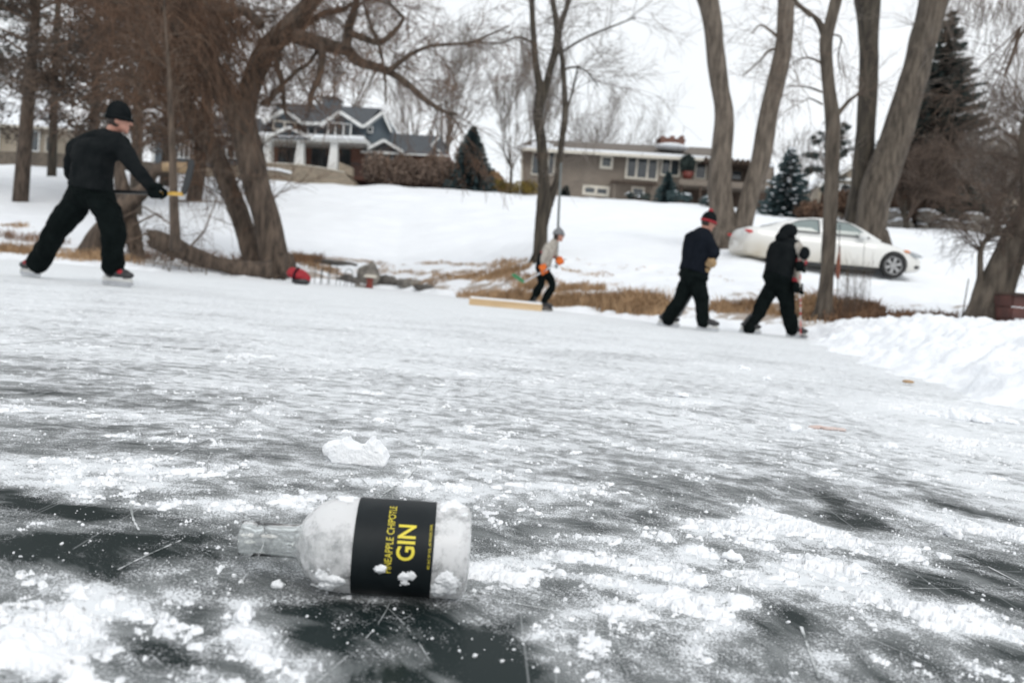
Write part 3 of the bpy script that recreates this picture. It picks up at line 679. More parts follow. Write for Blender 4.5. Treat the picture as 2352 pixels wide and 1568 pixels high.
far_tree('bare_tree', 'thin bare tree right of the brown-roofed house among the spruces', 1850, 490, 66, 6, .12, 92, lvl=4, kids=4, rm=.012, forks=4, spread=.5)

# --- trees whose brown leaves hang on, upper left
def leafy(name, label, px, py, Y, H, W, r, seed, n, m_, low=.25, size=.16, bark='bark', wood='twig', cl=60, dens_=1.0):
    rng = random.Random(seed); b0 = onG(px, py, Y, -.2); root = thing(name, b0, label, 'tree')
    tb = MB(); top = b0 + V((rng.uniform(-.5, .5), 0, H)); tb.tube([b0, b0.lerp(top, .4) + V((rng.uniform(-.3, .3), 0, 0)), top], [r * 1.3, r, r * .25], 10)
    cb = MB(); lf = MB()
    for k in range(cl):
        t_ = rng.uniform(low, 1); p = b0.lerp(top, t_ * .95)
        a = rng.uniform(0, 2 * math.pi); ww = W * math.sqrt(max(.05, 1 - ((t_ - .5) / .62) ** 2)) * rng.uniform(.5, 1.05)
        d = V((math.cos(a), math.sin(a), rng.uniform(.0, .5))); q = p + d * ww
        mid = p.lerp(q, .5) + V((0, 0, ww * .12)); cb.tube([p, mid, q], [r * .28, r * .15, r * .05], 5, cap=False)
        for j in range(5): branch(cb, mid.lerp(q, rng.random()), off_dir(d.normalized(), .7, rng), ww * .4, r * .06, 1, rng, kids=4, rmin=.01)
        for c_ in range(int(3 * dens_)):
            cc = mid.lerp(q, rng.uniform(.0, 1.15)) + rdir(rng) * W * .14; R_ = W * rng.uniform(.10, .24)
            for j in range(int(n / cl / 3)):
                o_ = rdir(rng) * R_ * rng.random() ** .5; o_.z *= .6; c2 = cc + o_
                u = rdir(rng) * size * rng.uniform(.5, 1.2); v_ = u.cross(rdir(rng)).normalized() * size * .45
                lf.add([c2 - u * .5, c2 + v_ * .5, c2 + u * .5, c2 - v_ * .5], [(0, 1, 2, 3)])
    tb.build('trunk', M[bark], root, smooth=True); cb.build('branches', M[wood], root); lf.build('crown', M[m_], root)
leafy('oak_tree', 'brown-leaved tree behind the willow whose pale trunk stands right of the skater\'s head', 318, 380, 33, 11, 3.6, .2, 101, 11000, 'deadleaf', low=.22, size=.2, bark='bark_grey')
leafy('oak_tree', 'brown-leaved tree filling the sky above the skater\'s head', 215, 375, 36, 13, 4.2, .2, 102, 13500, 'deadleaf', low=.2, size=.2)
leafy('oak_tree', 'brown-leaved tree with a dark trunk at the far left edge', 50, 385, 34, 13, 3.4, .24, 103, 7000, 'deadleaf', low=.35, size=.2)
leafy('oak_tree', 'brown-leaved tree behind the willow\'s upper fork', 450, 385, 40, 15, 4.2, .3, 104, 12000, 'deadleaf', low=.34, size=.22)
leafy('oak_tree', 'brown-leaved tree standing behind the stone wall at the left edge', -120, 385, 38, 12, 4.5, .22, 105, 7000, 'deadleaf', low=.25, size=.2)
leafy('pine_tree', 'dark pine behind the brown-leaved trees, above the left wing of the blue house', 385, 380, 46, 15, 4.6, .3, 108, 10000, 'spruce', low=.16, size=.24, bark='bark_dark')
leafy('pine_tree', 'tall dark pine behind the leafy trees at the upper left corner', 120, 380, 48, 18, 5.2, .2, 109, 9000, 'spruce', low=.3, size=.24, bark='bark_dark')
leafy('pine_tree', 'dark feathery pine with sparse tufts behind the slender tree', 1880, 495, 58, 6.8, 1.9, .16, 106, 5200, 'spruce', low=.22, size=.22, bark='bark_dark', cl=26)

# --- spruces
def spruce(name, label, px, py, Y, H, Wd, seed, m_, tiers=16, group=None, snow=False, n_=14, sag=.35, gap=0):
    rng = random.Random(seed); b0 = onG(px, py, Y, -.2); root = thing(name, b0, label, 'tree', group)
    tb = MB(); tb.tube([b0, b0 + V((0, 0, H))], [H * .022, .02], 8); tb.build('trunk', M['bark_dark'], root, smooth=True)
    lf = MB(); sn = MB()
    for t_ in range(tiers):
        f = (t_ + .3) / tiers; z = H * (.04 + .95 * f)
        for k in range(n_):
            if rng.random() < gap: continue
            a = 2 * math.pi * (k + rng.random()) / n_; L = Wd * (1 - f) ** .85 * rng.uniform(.72, 1.12) + .12
            d = V((math.cos(a), math.sin(a), 0)); s_ = V((-d.y, d.x, 0)); zz = z + rng.uniform(-.5, .5) * H / tiers
            ns = max(4, int(L / .11)) if Y < 70 else max(3, int(L / .2))
            for j in range(ns):
                u = (j + .5) / ns; p = b0 + d * (L * u) + V((0, 0, zz - sag * L * u + .22 * L * u * u))
                wd = (.30 * L * (1 - u) + .10) * rng.uniform(.7, 1.2)
                for sg in (-1, 1):
                    tip = p + s_ * sg * wd + d * wd * .6 + V((0, 0, -wd * .35 + rng.uniform(-.05, .05)))
                    q = d * (.45 * L / ns + .03)
                    lf.add([p - q, p + q + V((0, 0, .03)), tip], [(0, 1, 2)])
                    up_ = V((0, 0, .08 + .05 * rng.random())); lf.add([p - q + up_ * .3, p + up_, tip + up_ * .2 - V((0, 0, .10))], [(0, 1, 2)])
                if snow and rng.random() < .10: sn.ball(p + V((0, 0, .08)), (.13, .13, .05), None, 6, 4)
    lf.build('crown', M[m_], root)
    if snow: sn.build('snow_cap', M['snow_far'], root, smooth=True)
spruce('spruce_tree', 'blue-green spruce standing alone between the blue house and the ranch house', 1076, 432, 60, 5.0, 2.4, 201, 'spruce_blue', tiers=19, n_=22)
spruce('spruce_tree', 'tall dark spruce behind the great leaning tree, its ragged top above the car', 2128, 500, 54, 14.5, 5.2, 202, 'spruce', tiers=30, n_=15, gap=.08, sag=.2)
spruce('spruce_tree', 'dark snow-dusted spruce between the forked pair and the slender tree', 1803, 485, 52, 4.7, 1.9, 203, 'spruce_blue', tiers=15, n_=18, snow=True)
spruce('spruce_tree', 'small grey-green spruce in front of the big triple window of the ranch house', 1530, 460, 60.5, 2.6, 1.1, 204, 'spruce_blue', tiers=10, n_=14)
spruce('spruce_tree', 'tiny spruce at the corner by the grey pole', 1298, 448, 60, .95, .45, 205, 'spruce', tiers=7, n_=12)

# --- shrubs
def shrub(name, label, px, py, Y, W, H, seed, m_, n=1600, size=.09, group=None, snow=0, D=None, cat='shrub'):
    rng = random.Random(seed); b0 = onG(px, py, Y, -.05); lf = MB(); D = D or W
    root = thing(name, b0, label, cat, group)
    lumps = [(V((rng.uniform(-.7, .7) * W / 2, rng.uniform(-.6, .6) * D / 2, H * rng.uniform(.3, .68))), rng.uniform(.28, .42) * min(W, H * 1.5)) for _ in range(9)]
    st_ = MB()
    for c, r_ in lumps: st_.tube([b0, b0 + c * .6, b0 + c], [.03, .022, .012], 5)
    for k in range(n):
        c, r_ = rng.choice(lumps); q = rdir(rng) * r_ * rng.random() ** .35; q.z *= .8
        p = b0 + c + q; p.z = max(p.z, b0.z + .03)
        u = (rdir(rng) + V((0, 0, .5))).normalized() * size * rng.uniform(.6, 1.4); v_ = u.cross(rdir(rng)).normalized() * size * .4
        lf.add([p, p + u * .5 + v_, p + u, p + u * .5 - v_], [(0, 1, 2, 3)])
    lf.build('foliage', M[m_], root); st_.build('stems', M['twig'], root)
    if snow:
        s2 = MB()
        for k in range(snow):
            c, r_ = rng.choice(lumps); q = rdir(rng) * r_; q.z = abs(q.z) * .8; s2.ball(b0 + c + q, (.12, .12, .05), None, 6, 4)
        s2.build('snow_cap', M['snow_far'], root, smooth=True)
    return root
shrub('yew_shrub', 'large yellow-green clipped yew mound left of the ranch house', 1150, 445, 59.5, 3.0, 1.2, 301, 'yew', n=3000, size=.13)
shrub('yew_shrub', 'smaller dark olive yew mound against the ranch house corner', 1203, 447, 59.8, 1.6, 1.2, 302, 'yew', n=1600, size=.13)
shrub('plume_grass', 'pale tuft of plume grass behind the yellow-green yew', 1126, 438, 60.6, 1.5, 1.9, 303, 'straw', n=2200, size=.2, cat='grass')
shrub('juniper_shrub', 'snow-dusted juniper at the foot of the ranch house deck', 1555, 465, 59.8, 2.0, .9, 304, 'spruce_blue', n=1500, size=.12, snow=16)
shrub('juniper_shrub', 'snow-dusted juniper under the slatted pergola', 1465, 458, 60, 2.3, .6, 305, 'spruce', n=900, size=.12, snow=16)
shrub('juniper_shrub', 'low dark juniper hard against the forked tall pair', 1625, 478, 58, 1.2, .9, 306, 'spruce_blue', n=900, size=.12, snow=10)
for (px, W_, lab, sd_) in ((875, 2.6, 'left end of the brown bare hedge against the blue house wing', 311), (935, 2.6, 'middle mound of the brown bare hedge below the dark roof', 312), (1000, 2.8, 'right end of the brown bare hedge beside the blue spruce', 313)):
    shrub('hedge_shrub', lab, px, 424, 59.3, W_, 2.6, sd_, 'hedge', n=4200, size=.2, group='bare brown hedge by the blue house', D=1.6)
shrub('red_twig_shrub', 'reddish leafless shrub right of the dark spruce', 1868, 495, 50, 2, 1.3, 315, 'twig_red', n=1500, size=.2)
shrub('red_twig_shrub', 'rusty shrub beside the small white gabled house', 1935, 500, 52, 2.2, 2, 316, 'twig_red', n=1500, size=.2)
shrub('red_twig_shrub', 'rust-brown shrub behind the great leaning tree on the right', 2065, 515, 50, 3, 2.6, 317, 'twig_red', n=2600, size=.2)
shrub('evergreen_shrub', 'dark green shrub above the snowy boulders', 2200, 510, 50, 2.6, 1.4, 318, 'spruce', n=1500, size=.13)
# ------------------------------------------------------------------ houses
def bxp(mb, x0, y0, x1, y1, Y, dep, grow=0):
    """upright box whose front, at depth Y, covers the measured rectangle; dep goes backwards"""
    c = U((x0 + x1) / 2, (y0 + y1) / 2, Y); k = Y / FPX
    w_, h_ = (x1 - x0) * k + grow, (y1 - y0) * k + grow
    return mb.box((c.x, Y + dep / 2, c.z), (w_, abs(dep), h_))
def pol(mb, pts, Y, dep):
    return mb.poly([U(x, y, Y) for x, y in pts], (0, dep, 0))
def bar(mb, a, b_, th_, Y, dep):
    """board along a line, th_ px thick"""
    A_, B_ = U(a[0], a[1], Y), U(b_[0], b_[1], Y); d = (B_ - A_).normalized(); n_ = V((-d.z, 0, d.x)) * (th_ * Y / FPX / 2)
    return mb.poly([A_ + n_, B_ + n_, B_ - n_, A_ - n_], (0, dep, 0))
def slab(mb, p4, th_=.12):
    p4 = [V(p) for p in p4]; n_ = (p4[1] - p4[0]).cross(p4[3] - p4[0]).normalized() * th_
    if n_.z > 0: n_ = -n_
    return mb.poly(p4, n_)
def window(parent, x0, y0, x1, y1, Y, panes=1, fm='white', fw=2.6, sill=True):
    """frame ring + mullions, glass pane as a sub-part"""
    f = MB(); k = Y / FPX; dep = -.09
    c = U((x0 + x1) / 2, (y0 + y1) / 2, Y); W_, H_ = (x1 - x0) * k, (y1 - y0) * k; t_ = fw * k
    y_ = Y - .05
    f.box((c.x, y_, c.z + H_ / 2 - t_ / 2), (W_, .1, t_)); f.box((c.x, y_, c.z - H_ / 2 + t_ / 2), (W_, .1, t_))
    for s_ in (-1, 1): f.box((c.x + s_ * (W_ / 2 - t_ / 2), y_, c.z), (t_, .1, H_ - 2 * t_))
    for i in range(1, panes): f.box((c.x - W_ / 2 + W_ * i / panes, y_, c.z), (t_, .094, H_ - 2 * t_))
    o = f.build('window', M[fm], parent)
    g = MB(); g.box((c.x, Y - .012, c.z), (W_ - t_ * 1.2, .02, H_ - t_ * 1.2)); g.build('pane', M['glass'], o)
    return o
def gp(px, Y, py=450): return onG(px, py, Y)

# ---- blue-grey house
YB_ = 62.0
hb = thing('blue_house', gp(720, YB_ + 1, 400), 'two-storey blue-grey house with white-trimmed gables and a white-columned porch', 'house')
b_ = MB(); pol(b_, [(606, 290), (840, 290), (842, 400), (610, 392)], YB_, 8)
b_.build('wall', M['blue_side'], hb)
b_ = MB(); pol(b_, [(840, 285), (878, 260), (900, 300), (900, 400), (840, 400)], YB_ + .4, 7); b_.build('side_wall', M['blue_side'], hb)
# main roof: front slope up to the ridge, then back slope
r_ = MB()
E0, E1 = U(600, 291, YB_ - .5), U(838, 292, YB_ - .5); T0, T1 = U(640, 236, YB_ + 4.2), U(872, 249, YB_ + 4.2)
slab(r_, [E0, E1, T1, T0]); B0, B1 = V((E0.x + 1, YB_ + 9, E0.z)), V((E1.x, YB_ + 9, E1.z)); slab(r_, [T0, T1, B1, B0])
slab(r_, [U(879, 256, YB_ + .1), U(874, 249, YB_ + 4.2), U(898, 290, YB_ + 4.2), U(897, 303, YB_ + .1)])
roof = r_.build('roof', M['roof_dark'], hb)
c_ = MB(); bxp(c_, 741, 224, 775, 262, YB_ + 4.5, 1.4); ch = c_.build('chimney', M['blue_side'], roof)
c_ = MB(); bxp(c_, 738, 222, 778, 225, YB_ + 4.4, 1.6); c_.build('chimney_cap', M['roof_dark'], ch)
# gables
def gable(parent, L_, P_2, R_, Y, th_=7, wallm='blue_side', dep=4, ov=.45):
    a = MB(); pol(a, [L_, P_2, R_, (R_[0], R_[1] + 4), (L_[0], L_[1] + 4)], Y, dep); g = a.build('gable', M[wallm], parent)
    f = MB(); bar(f, (L_[0] - 3, L_[1] + 2), P_2, th_, Y - ov, ov + .1); bar(f, P_2, (R_[0] + 3, R_[1] + 2), th_, Y - ov - .003, ov + .1); f.build('fascia', M['white'], g)
    rf = MB(); k = .14
    for q, s_ in ((L_, -1), (R_, 1)):
        a_, b2 = U(q[0], q[1] - 3, Y - ov + .12), U(P_2[0], P_2[1] - 4, Y - ov + .12)
        slab(rf, [a_, b2, b2 + V((0, dep, 0)), a_ + V((0, dep, 0))], .1)
    rf.build('gable_roof', M['roof_dark'], g); return g
gable(hb, (606, 278), (654, 252), (690, 281), YB_ - .5)
gable(hb, (738, 285), (781, 257), (826, 287), YB_ - .6)
f = MB(); bar(f, (826, 289), (838, 290), 6, YB_ - .8, .3); bar(f, (838, 289), (879, 258), 6, YB_ - .45, .5); bar(f, (878, 258), (899, 303), 4, YB_ - .2, .3); bar(f, (690, 283), (738, 284), 6, YB_ - .8, .3)
f.build('fascia', M['white'], hb)
window(hb, 753, 283, 807, 316, YB_ - .02 - .6, 3); window(hb, 690, 286, 726, 311, YB_, 2); window(hb, 628, 279, 680, 300, YB_ - .62, 2, fm='cream')
window(hb, 844, 291, 857, 306, YB_ + .35, 1)
b_ = MB(); bxp(b_, 690, 285, 745, 320, YB_ - .01, .05)
# porch
b_ = MB(); pol(b_, [(589, 309), (838, 316), (838, 328), (589, 320)], YB_ - 3.2, 3.1); b_.build('porch_beam', M['white'], hb)
b_ = MB(); slab(b_, [U(586, 310, YB_ - 3.4), U(838, 317, YB_ - 3.4), U(836, 312, YB_ - .1), U(600, 303, YB_ - .1)], .1); b_.build('porch_snow', M['snow_far'], hb)
gable(hb, (612, 314), (662, 292), (716, 317), YB_ - 3.3, th_=6, dep=3)
for x0, x1, y0, y1 in ((609, 628, 322, 374), (683, 702, 325, 381), (760, 779, 328, 388)):
    b_ = MB(); k = YB_ / FPX; c0, c1 = U((x0 + x1) / 2, y0, YB_ - 2.6), U((x0 + x1) / 2, y1 + 3, YB_ - 2.6); c1.x = c0.x; w0, w1 = (x1 - x0) * k * .36, (x1 - x0) * k * .56
    vv = [c1 + V((i * w1, j * w1, 0)) for i, j in ((-1, -1), (1, -1), (1, 1), (-1, 1))] + [c0 + V((i * w0, j * w0, 0)) for i, j in ((-1, -1), (1, -1), (1, 1), (-1, 1))]
    b_.add(vv, [(0, 3, 2, 1), (4, 5, 6, 7), (0, 1, 5, 4), (1, 2, 6, 5), (2, 3, 7, 6), (3, 0, 4, 7)]); b_.box(c0 - V((0, 0, .06)), (w0 * 2.5, w0 * 2.5, .12)); b_.build('porch_column', M['white'], hb)
b_ = MB(); bxp(b_, 628, 324, 838, 395, YB_ - .12, .1); b_.build('porch_back_wall', M['brick'], hb)
for x0, x1 in ((640, 676), (716, 752), (782, 806)):
    window(hb, x0, 338, x1, 386, YB_ - .13, 2 if x1 - x0 > 30 else 1, fm='roof_dark')
# right wing
b_ = MB(); pol(b_, [(806, 340), (1030, 352), (1030, 425), (806, 412)], YB_ - .6, 7.6); wg = b_.build('wing_wall', M['brick'], hb)
b_ = MB(); bxp(b_, 838, 349, 852, 412, YB_ - .63, .03); b_.build('wing_corner', M['blue_side'], hb)
b_ = MB(); slab(b_, [U(832, 346, YB_ - 1), U(1027, 357, YB_ - 1), U(1010, 313, YB_ + 3), U(876, 305, YB_ + 3)]); slab(b_, [U(876, 305, YB_ + 3), U(1010, 313, YB_ + 3), U(1030, 340, YB_ + 7.5), U(832, 330, YB_ + 7.5)]); b_.build('wing_roof', M['roof_dark'], hb)
gable(hb, (846, 340), (881, 322), (921, 346), YB_ - 1.1, th_=6, wallm='roof_dark', dep=3)
f = MB(); bar(f, (828, 348), (922, 353), 5, YB_ - 1.2, .2); bar(f, (922, 354), (1030, 358), 3.5, YB_ - 1.15, .2); bar(f, (1009, 315), (990, 334), 3, YB_ + .5, .2); bar(f, (990, 334), (1030, 361), 3, YB_ - .4, .2); f.build('wing_fascia', M['white'], hb)
window(hb, 851, 354, 902, 411, YB_ - .62, 2)
# left wing
b_ = MB(); pol(b_, [(348, 300), (612, 312), (612, 400), (348, 386)], YB_ + .5, 7); b_.build('left_wing_wall', M['blue_side'], hb)
b_ = MB(); slab(b_, [U(340, 301, YB_), U(612, 312, YB_), U(600, 272, YB_ + 4), U(380, 262, YB_ + 4)]); slab(b_, [U(380, 262, YB_ + 4), U(600, 272, YB_ + 4), U(612, 300, YB_ + 8), U(340, 290, YB_ + 8)]); b_.build('left_wing_roof', M['roof_dark'], hb)
f = MB(); bar(f, (340, 302), (612, 314), 5, YB_ - .1, .2); f.build('left_wing_fascia', M['white'], hb)
b_ = MB(); bxp(b_, 349, 305, 356, 378, YB_ + .42, .07); b_.build('corner_board', M['white'], hb)
window(hb, 380, 320, 392, 362, YB_ + .48, 1); window(hb, 402, 322, 446, 364, YB_ + .48, 4); window(hb, 452, 325, 482, 366, YB_ + .48, 2); window(hb, 520, 330, 560, 365, YB_ + .48, 2)

# ---- stone terrace, railing
tr = thing('stone_terrace', gp(700, YB_ - 4, 405), 'curved tan stone terrace wall below the porch of the blue house', 'wall')
b_ = MB(); pol(b_, [(440, 386), (560, 378), (619, 374), (690, 379), (740, 386), (790, 396), (812, 420), (812, 440), (440, 430)], YB_ - 4.5, 3.5); b_.build('wall', M['stone'], tr)
b_ = MB(); pts = [(600, 385), (640, 389), (668, 396)]
for a, c in zip(pts, pts[1:]): bar(b_, a, c, 5, YB_ - 4.75, .25)
b_.build('snow_ledge', M['snow_far'], tr)
b_ = MB(); pts = [(560, 377), (619, 373), (690, 378), (740, 385), (790, 395)]
for a, c in zip(pts, pts[1:]): bar(b_, a, c, 2, YB_ - 4.6, .6)
b_.build('capstones', M['cream'], tr)
rl = thing('railing', gp(830, YB_ - 3, 410), 'black metal stair railing beside the right end of the stone terrace', 'railing')
b_ = MB(); bar(b_, (805, 374), (868, 382), 1.6, YB_ - 3, .05); bar(b_, (805, 400), (868, 406), 1.2, YB_ - 3, .05); b_.build('rail', M['dark'], rl)
b_ = MB()
for i in range(16): bar(b_, (806 + i * 4, 375 + i * .5), (806 + i * 4 - 2, 401 + i * .4), 1, YB_ - 2.98, .03)
b_.build('balusters', M['dark'], rl)
b_ = MB(); pol(b_, [(778, 372), (808, 384), (808, 404), (778, 395)], YB_ - 4.3, .8); o = b_.build('stair_wall', M['stone'], None, loc=gp(793, YB_ - 4, 400)); tag(o, 'short sloping tan stone stair wall at the right column foot', 'wall')

# ---- ranch house
YR = 64.0
hr = thing('ranch_house', gp(1450, YR + 1, 450), 'long taupe ranch house with low brown roof, snowy eaves and cream window trim', 'house')
b_ = MB(); pol(b_, [(1200, 340), (1632, 362), (1632, 480), (1197, 470)], YR, 9); b_.build('wall', M['taupe'], hr)
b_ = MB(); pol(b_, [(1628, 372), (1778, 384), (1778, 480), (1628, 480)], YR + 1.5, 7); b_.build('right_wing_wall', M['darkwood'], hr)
b_ = MB(); slab(b_, [U(1196, 341, YR - 1), U(1640, 366, YR - 1), U(1632, 340, YR + 4.5), U(1222, 321, YR + 4.5)], .15); slab(b_, [U(1222, 321, YR + 4.5), U(1632, 340, YR + 4.5), U(1640, 352, YR + 10), U(1200, 330, YR + 10)], .15); roof = b_.build('roof', M['roof_brown'], hr)
b_ = MB(); bar(b_, (1198, 342), (1640, 368), 6.5, YR - 1.15, .15); b_.build('fascia', M['cream'], hr)
b_ = MB(); bar(b_, (1196, 336), (1640, 362), 5, YR - 1.16, .7); pol(b_, [(1222, 326), (1236, 324), (1270, 330), (1270, 338), (1222, 336)], YR - .9, .7); b_.build('eave_snow', M['snow_far'], hr)
b_ = MB(); c = U(1543, 339, YR + 1); b_.ball(c, (1.35, 1.4, .26), None, 20, 8); b_.build('roof_drift', M['snow_far'], roof, smooth=True)
b_ = MB(); bxp(b_, 1518, 318, 1572, 342, YR + 3, 1.6)
bxp(b_, 1515, 317.5, 1575, 321, YR + 2.95, 1.7)
for i in range(3): bxp(b_, 1519 + i * 22, 312, 1528 + i * 22, 318, YR + 3.1, 1)
b_.build('chimney', M['brick'], roof)
b_ = MB(); bar(b_, (1199, 344), (1198, 412), 4, YR - .1, .1); b_.build('corner_board', M['cream'], hr)
window(hr, 1221, 350, 1242, 402, YR, 1, 'cream'); window(hr, 1258, 350, 1274, 403, YR, 1, 'cream'); window(hr, 1378, 357, 1408, 388, YR, 1, 'cream', fw=6)
window(hr, 1437, 361, 1512, 413, YR, 3, 'cream', fw=5); window(hr, 1517, 364, 1562, 405, YR, 2, 'cream', fw=4); window(hr, 1338, 427, 1399, 450, YR, 2, 'cream', fw=6); window(hr, 1450, 430, 1480, 452, YR, 1, 'cream', fw=4)
window(hr, 1596, 374, 1622, 412, YR, 1, 'cream', fw=3)
for x0, x1 in ((1640, 1662), (1680, 1704), (1722, 1744)): window(hr, x0, 392, x1, 414, YR + 1.45, 1, 'taupe', fw=2)
b_ = MB(); pol(b_, [(1560, 411), (1770, 422), (1770, 436), (1560, 424)], YR - 2.5, 2.4); b_.build('deck', M['taupe'], hr)
b_ = MB()
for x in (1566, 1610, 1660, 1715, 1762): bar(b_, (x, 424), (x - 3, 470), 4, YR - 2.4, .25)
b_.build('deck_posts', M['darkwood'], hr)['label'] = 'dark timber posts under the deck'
b_ = MB(); bxp(b_, 1562, 426, 1770, 480, YR - .05, .04); b_.build('painted_deck_shade', M['darkwood'], hr)  # thin dark sheet on the basement wall: shade under the deck as colour
b_ = MB(); pol(b_, [(1618, 366), (1775, 374), (1775, 381), (1618, 374)], YR - 1.2, 2.6); b_.build('pergola_beam', M['darkwood'], hr)
for i in range(13):
    b_ = MB(); x = 1622 + i * 12; bxp(b_, x, 360 + i * .8, x + 4, 366.5 + i * .8, YR - 1.9, 4.5); b_.build('pergola_rafter', M['darkwood'], hr)
for i in range(13):
    b_ = MB(); x = 1407 + i * 8; bxp(b_, x, 412 + i * .55, x + 3, 416 + i * .55, YR - 1.6, 1.6); b_.build('pergola_slat', M['darkwood'], hr)
b_ = MB(); bar(b_, (1402, 418), (1512, 425), 4, YR - 1.3, .15); b_.build('lower_pergola_beam', M['darkwood'], hr)
for x in (1412, 1500):
    b_ = MB(); bar(b_, (x, 420), (x - 2, 456), 4, YR - 1.25, .15); b_.build('pergola_post', M['taupe'], hr)
pl = thing('potted_topiary', U(1578, 412, YR - 2), 'clipped dark evergreen ball in a red pot on the ranch house deck', 'plant')
b_ = MB(); c = U(1579, 404, YR - 2.05); b_.tube([c - V((0, 0, .28)), c + V((0, 0, .3))], [.3, .46], 14); b_.build('pot', mat('red_pot', (.16, .03, .02), rough=.5), pl, smooth=True)
lf = MB(); rng = random.Random(5); c = U(1579, 377, YR - 2.05)
for k in range(2600):
    q = rdir(rng); p = c + V((q.x * .55, q.y * .55, q.z * .68)) * rng.random() ** .3; u = rdir(rng) * .1; v_ = u.cross(rdir(rng)).normalized() * .05
    lf.add([p, p + u + v_, p + u * 2, p + u - v_], [(0, 1, 2, 3)])
lf.build('foliage', M['spruce'], pl)
gt = thing('gate_pillar', gp(1764, 60, 440), 'pale pillar with a round snow cap right of the forked tall trees', 'pillar')
b_ = MB(); bxp(b_, 1759, 384, 1772, 440, 60, .45); b_.build('shaft', M['taupe'], gt); b_ = MB(); b_.ball(U(1769, 381, 60.2), (.33, .33, .16), None, 12, 8); b_.build('snow_cap', M['snow_far'], gt, smooth=True)

# ---- small gabled house behind the slender tree; far right house; left house; low walls
hg = thing('white_gabled_house', gp(1930, 70, 470), 'small cream house with a white snow-trimmed gable half hidden by tree trunks', 'house')
b_ = MB(); pol(b_, [(1880, 430), (1925, 402), (1960, 382), (2030, 420), (2030, 500), (1880, 500)], 70, 8); b_.build('wall', M['tan'], hg)
b_ = MB(); bar(b_, (1880, 428), (1962, 380), 7, 69.6, .4); bar(b_, (1922, 411), (2000, 413), 6, 69.5, .3); bar(b_, (1962, 380), (2035, 424), 7, 69.59, .4); b_.build('fascia', M['white'], hg)
b_ = MB(); slab(b_, [U(1878, 426, 69.7), U(1962, 377, 69.7), U(1962, 377, 69.7) + V((0, 8, 0)), U(1878, 426, 69.7) + V((0, 8, 0))], .15); slab(b_, [U(1962, 377, 69.7), U(2036, 422, 69.7), U(2036, 422, 69.7) + V((0, 8, 0)), U(1962, 377, 69.7) + V((0, 8, 0))], .15); b_.build('roof', M['snow_far'], hg)
window(hg, 1926, 424, 1957, 462, 69.9, 1, 'white', fw=4)
hf = thing('brown_roofed_house', gp(2380, 68, 500), 'distant house with a steep brown roof at the right edge', 'house')
b_ = MB(); pol(b_, [(2268, 352), (2302, 311), (2345, 352), (2500, 370), (2500, 540), (2268, 540)], 68, 8); b_.build('wall', M['tan'], hf)
b_ = MB(); slab(b_, [U(2342, 350, 67.5), U(2520, 366, 67.5), U(2500, 318, 72), U(2306, 306, 72)], .15); slab(b_, [U(2302, 308, 67.6), U(2345, 350, 67.4), U(2345, 350, 67.4) + V((0, 3, 0)), U(2302, 308, 67.6) + V((0, 3, 0))], .12); slab(b_, [U(2264, 353, 67.6), U(2302, 308, 67.6), U(2302, 308, 72), U(2264, 353, 72)], .12); b_.build('roof', M['darkwood'], hf)
b_ = MB(); bar(b_, (2266, 355), (2302, 313), 4, 67.5, .2); bar(b_, (2302, 313), (2347, 356), 4, 67.49, .2); b_.build('fascia', M['white'], hf)
window(hf, 2290, 372, 2316, 402, 67.95, 1, 'white')
hl = thing('beige_house', gp(60, 60, 370), 'beige house with a snow-covered roof behind the leafy trees at the left edge', 'house')
b_ = MB(); pol(b_, [(-150, 272), (150, 292), (150, 380), (-150, 380)], 58, 8); b_.build('wall', M['tan'], hl)
b_ = MB(); slab(b_, [U(-160, 272, 57.4), U(158, 295, 57.4), U(110, 215, 62), U(-120, 195, 62)], .15); b_.build('roof', M['snow_far'], hl)
b_ = MB(); bar(b_, (-160, 276), (158, 298), 5, 57.3, .2); b_.build('fascia', M['cream'], hl)
window(hl, 66, 300, 92, 348, 57.97, 1, 'white'); window(hl, -40, 295, 0, 340, 57.97, 2, 'white'); window(hl, 105, 312, 122, 350, 57.97, 1, 'cream')
b_ = MB(); pol(b_, [(-300, 336), (152, 353), (348, 372), (348, 392), (152, 384), (-300, 372)], 54.5, .7); o = b_.build('low_wall', mat('weathered_wall', (.17, .14, .11), (.09, .075, .06), rough=.9, sc=3), None, loc=gp(0, 55, 380)); tag(o, 'long low weathered brown wall along the top of the slope at the left', 'wall')

# ---- boulder wall with snow at right
rng = random.Random(44)
for i in range(30):
    px = rng.uniform(2040, 2320); lv = rng.randrange(2); c = onG(px, 520, 49 + rng.uniform(-.6, .6)); r0 = rng.uniform(.3, .6); c.z += r0 * .3 + lv * .55
    mb = MB(); mb.ball(V((0, 0, 0)), (r0 * 1.25, r0, r0 * .75), Matrix.Rotation(rng.uniform(0, 3), 3, 'Z'), 12, 8)
    mb.v = [tuple(V(q) * (1 + .35 * mn.noise(V(q) * 2.2 + V((i, 0, 0))))) for q in mb.v]; mb.v = [tuple(V(q) + c) for q in mb.v]
    o = mb.build('boulder', M['rock'], None, smooth=False, loc=c); tag(o, 'grey boulder in the heaped snowy stone bank behind the trees at the right', 'rock', 'boulders heaped along the right of the slope')
    s2 = MB(); s2.ball(c + V((0, 0, r0 * .62)), (r0 * .95, r0 * .8, r0 * .24), None, 10, 6); s2.build('snow_cap', M['snow_far'], o, smooth=True)
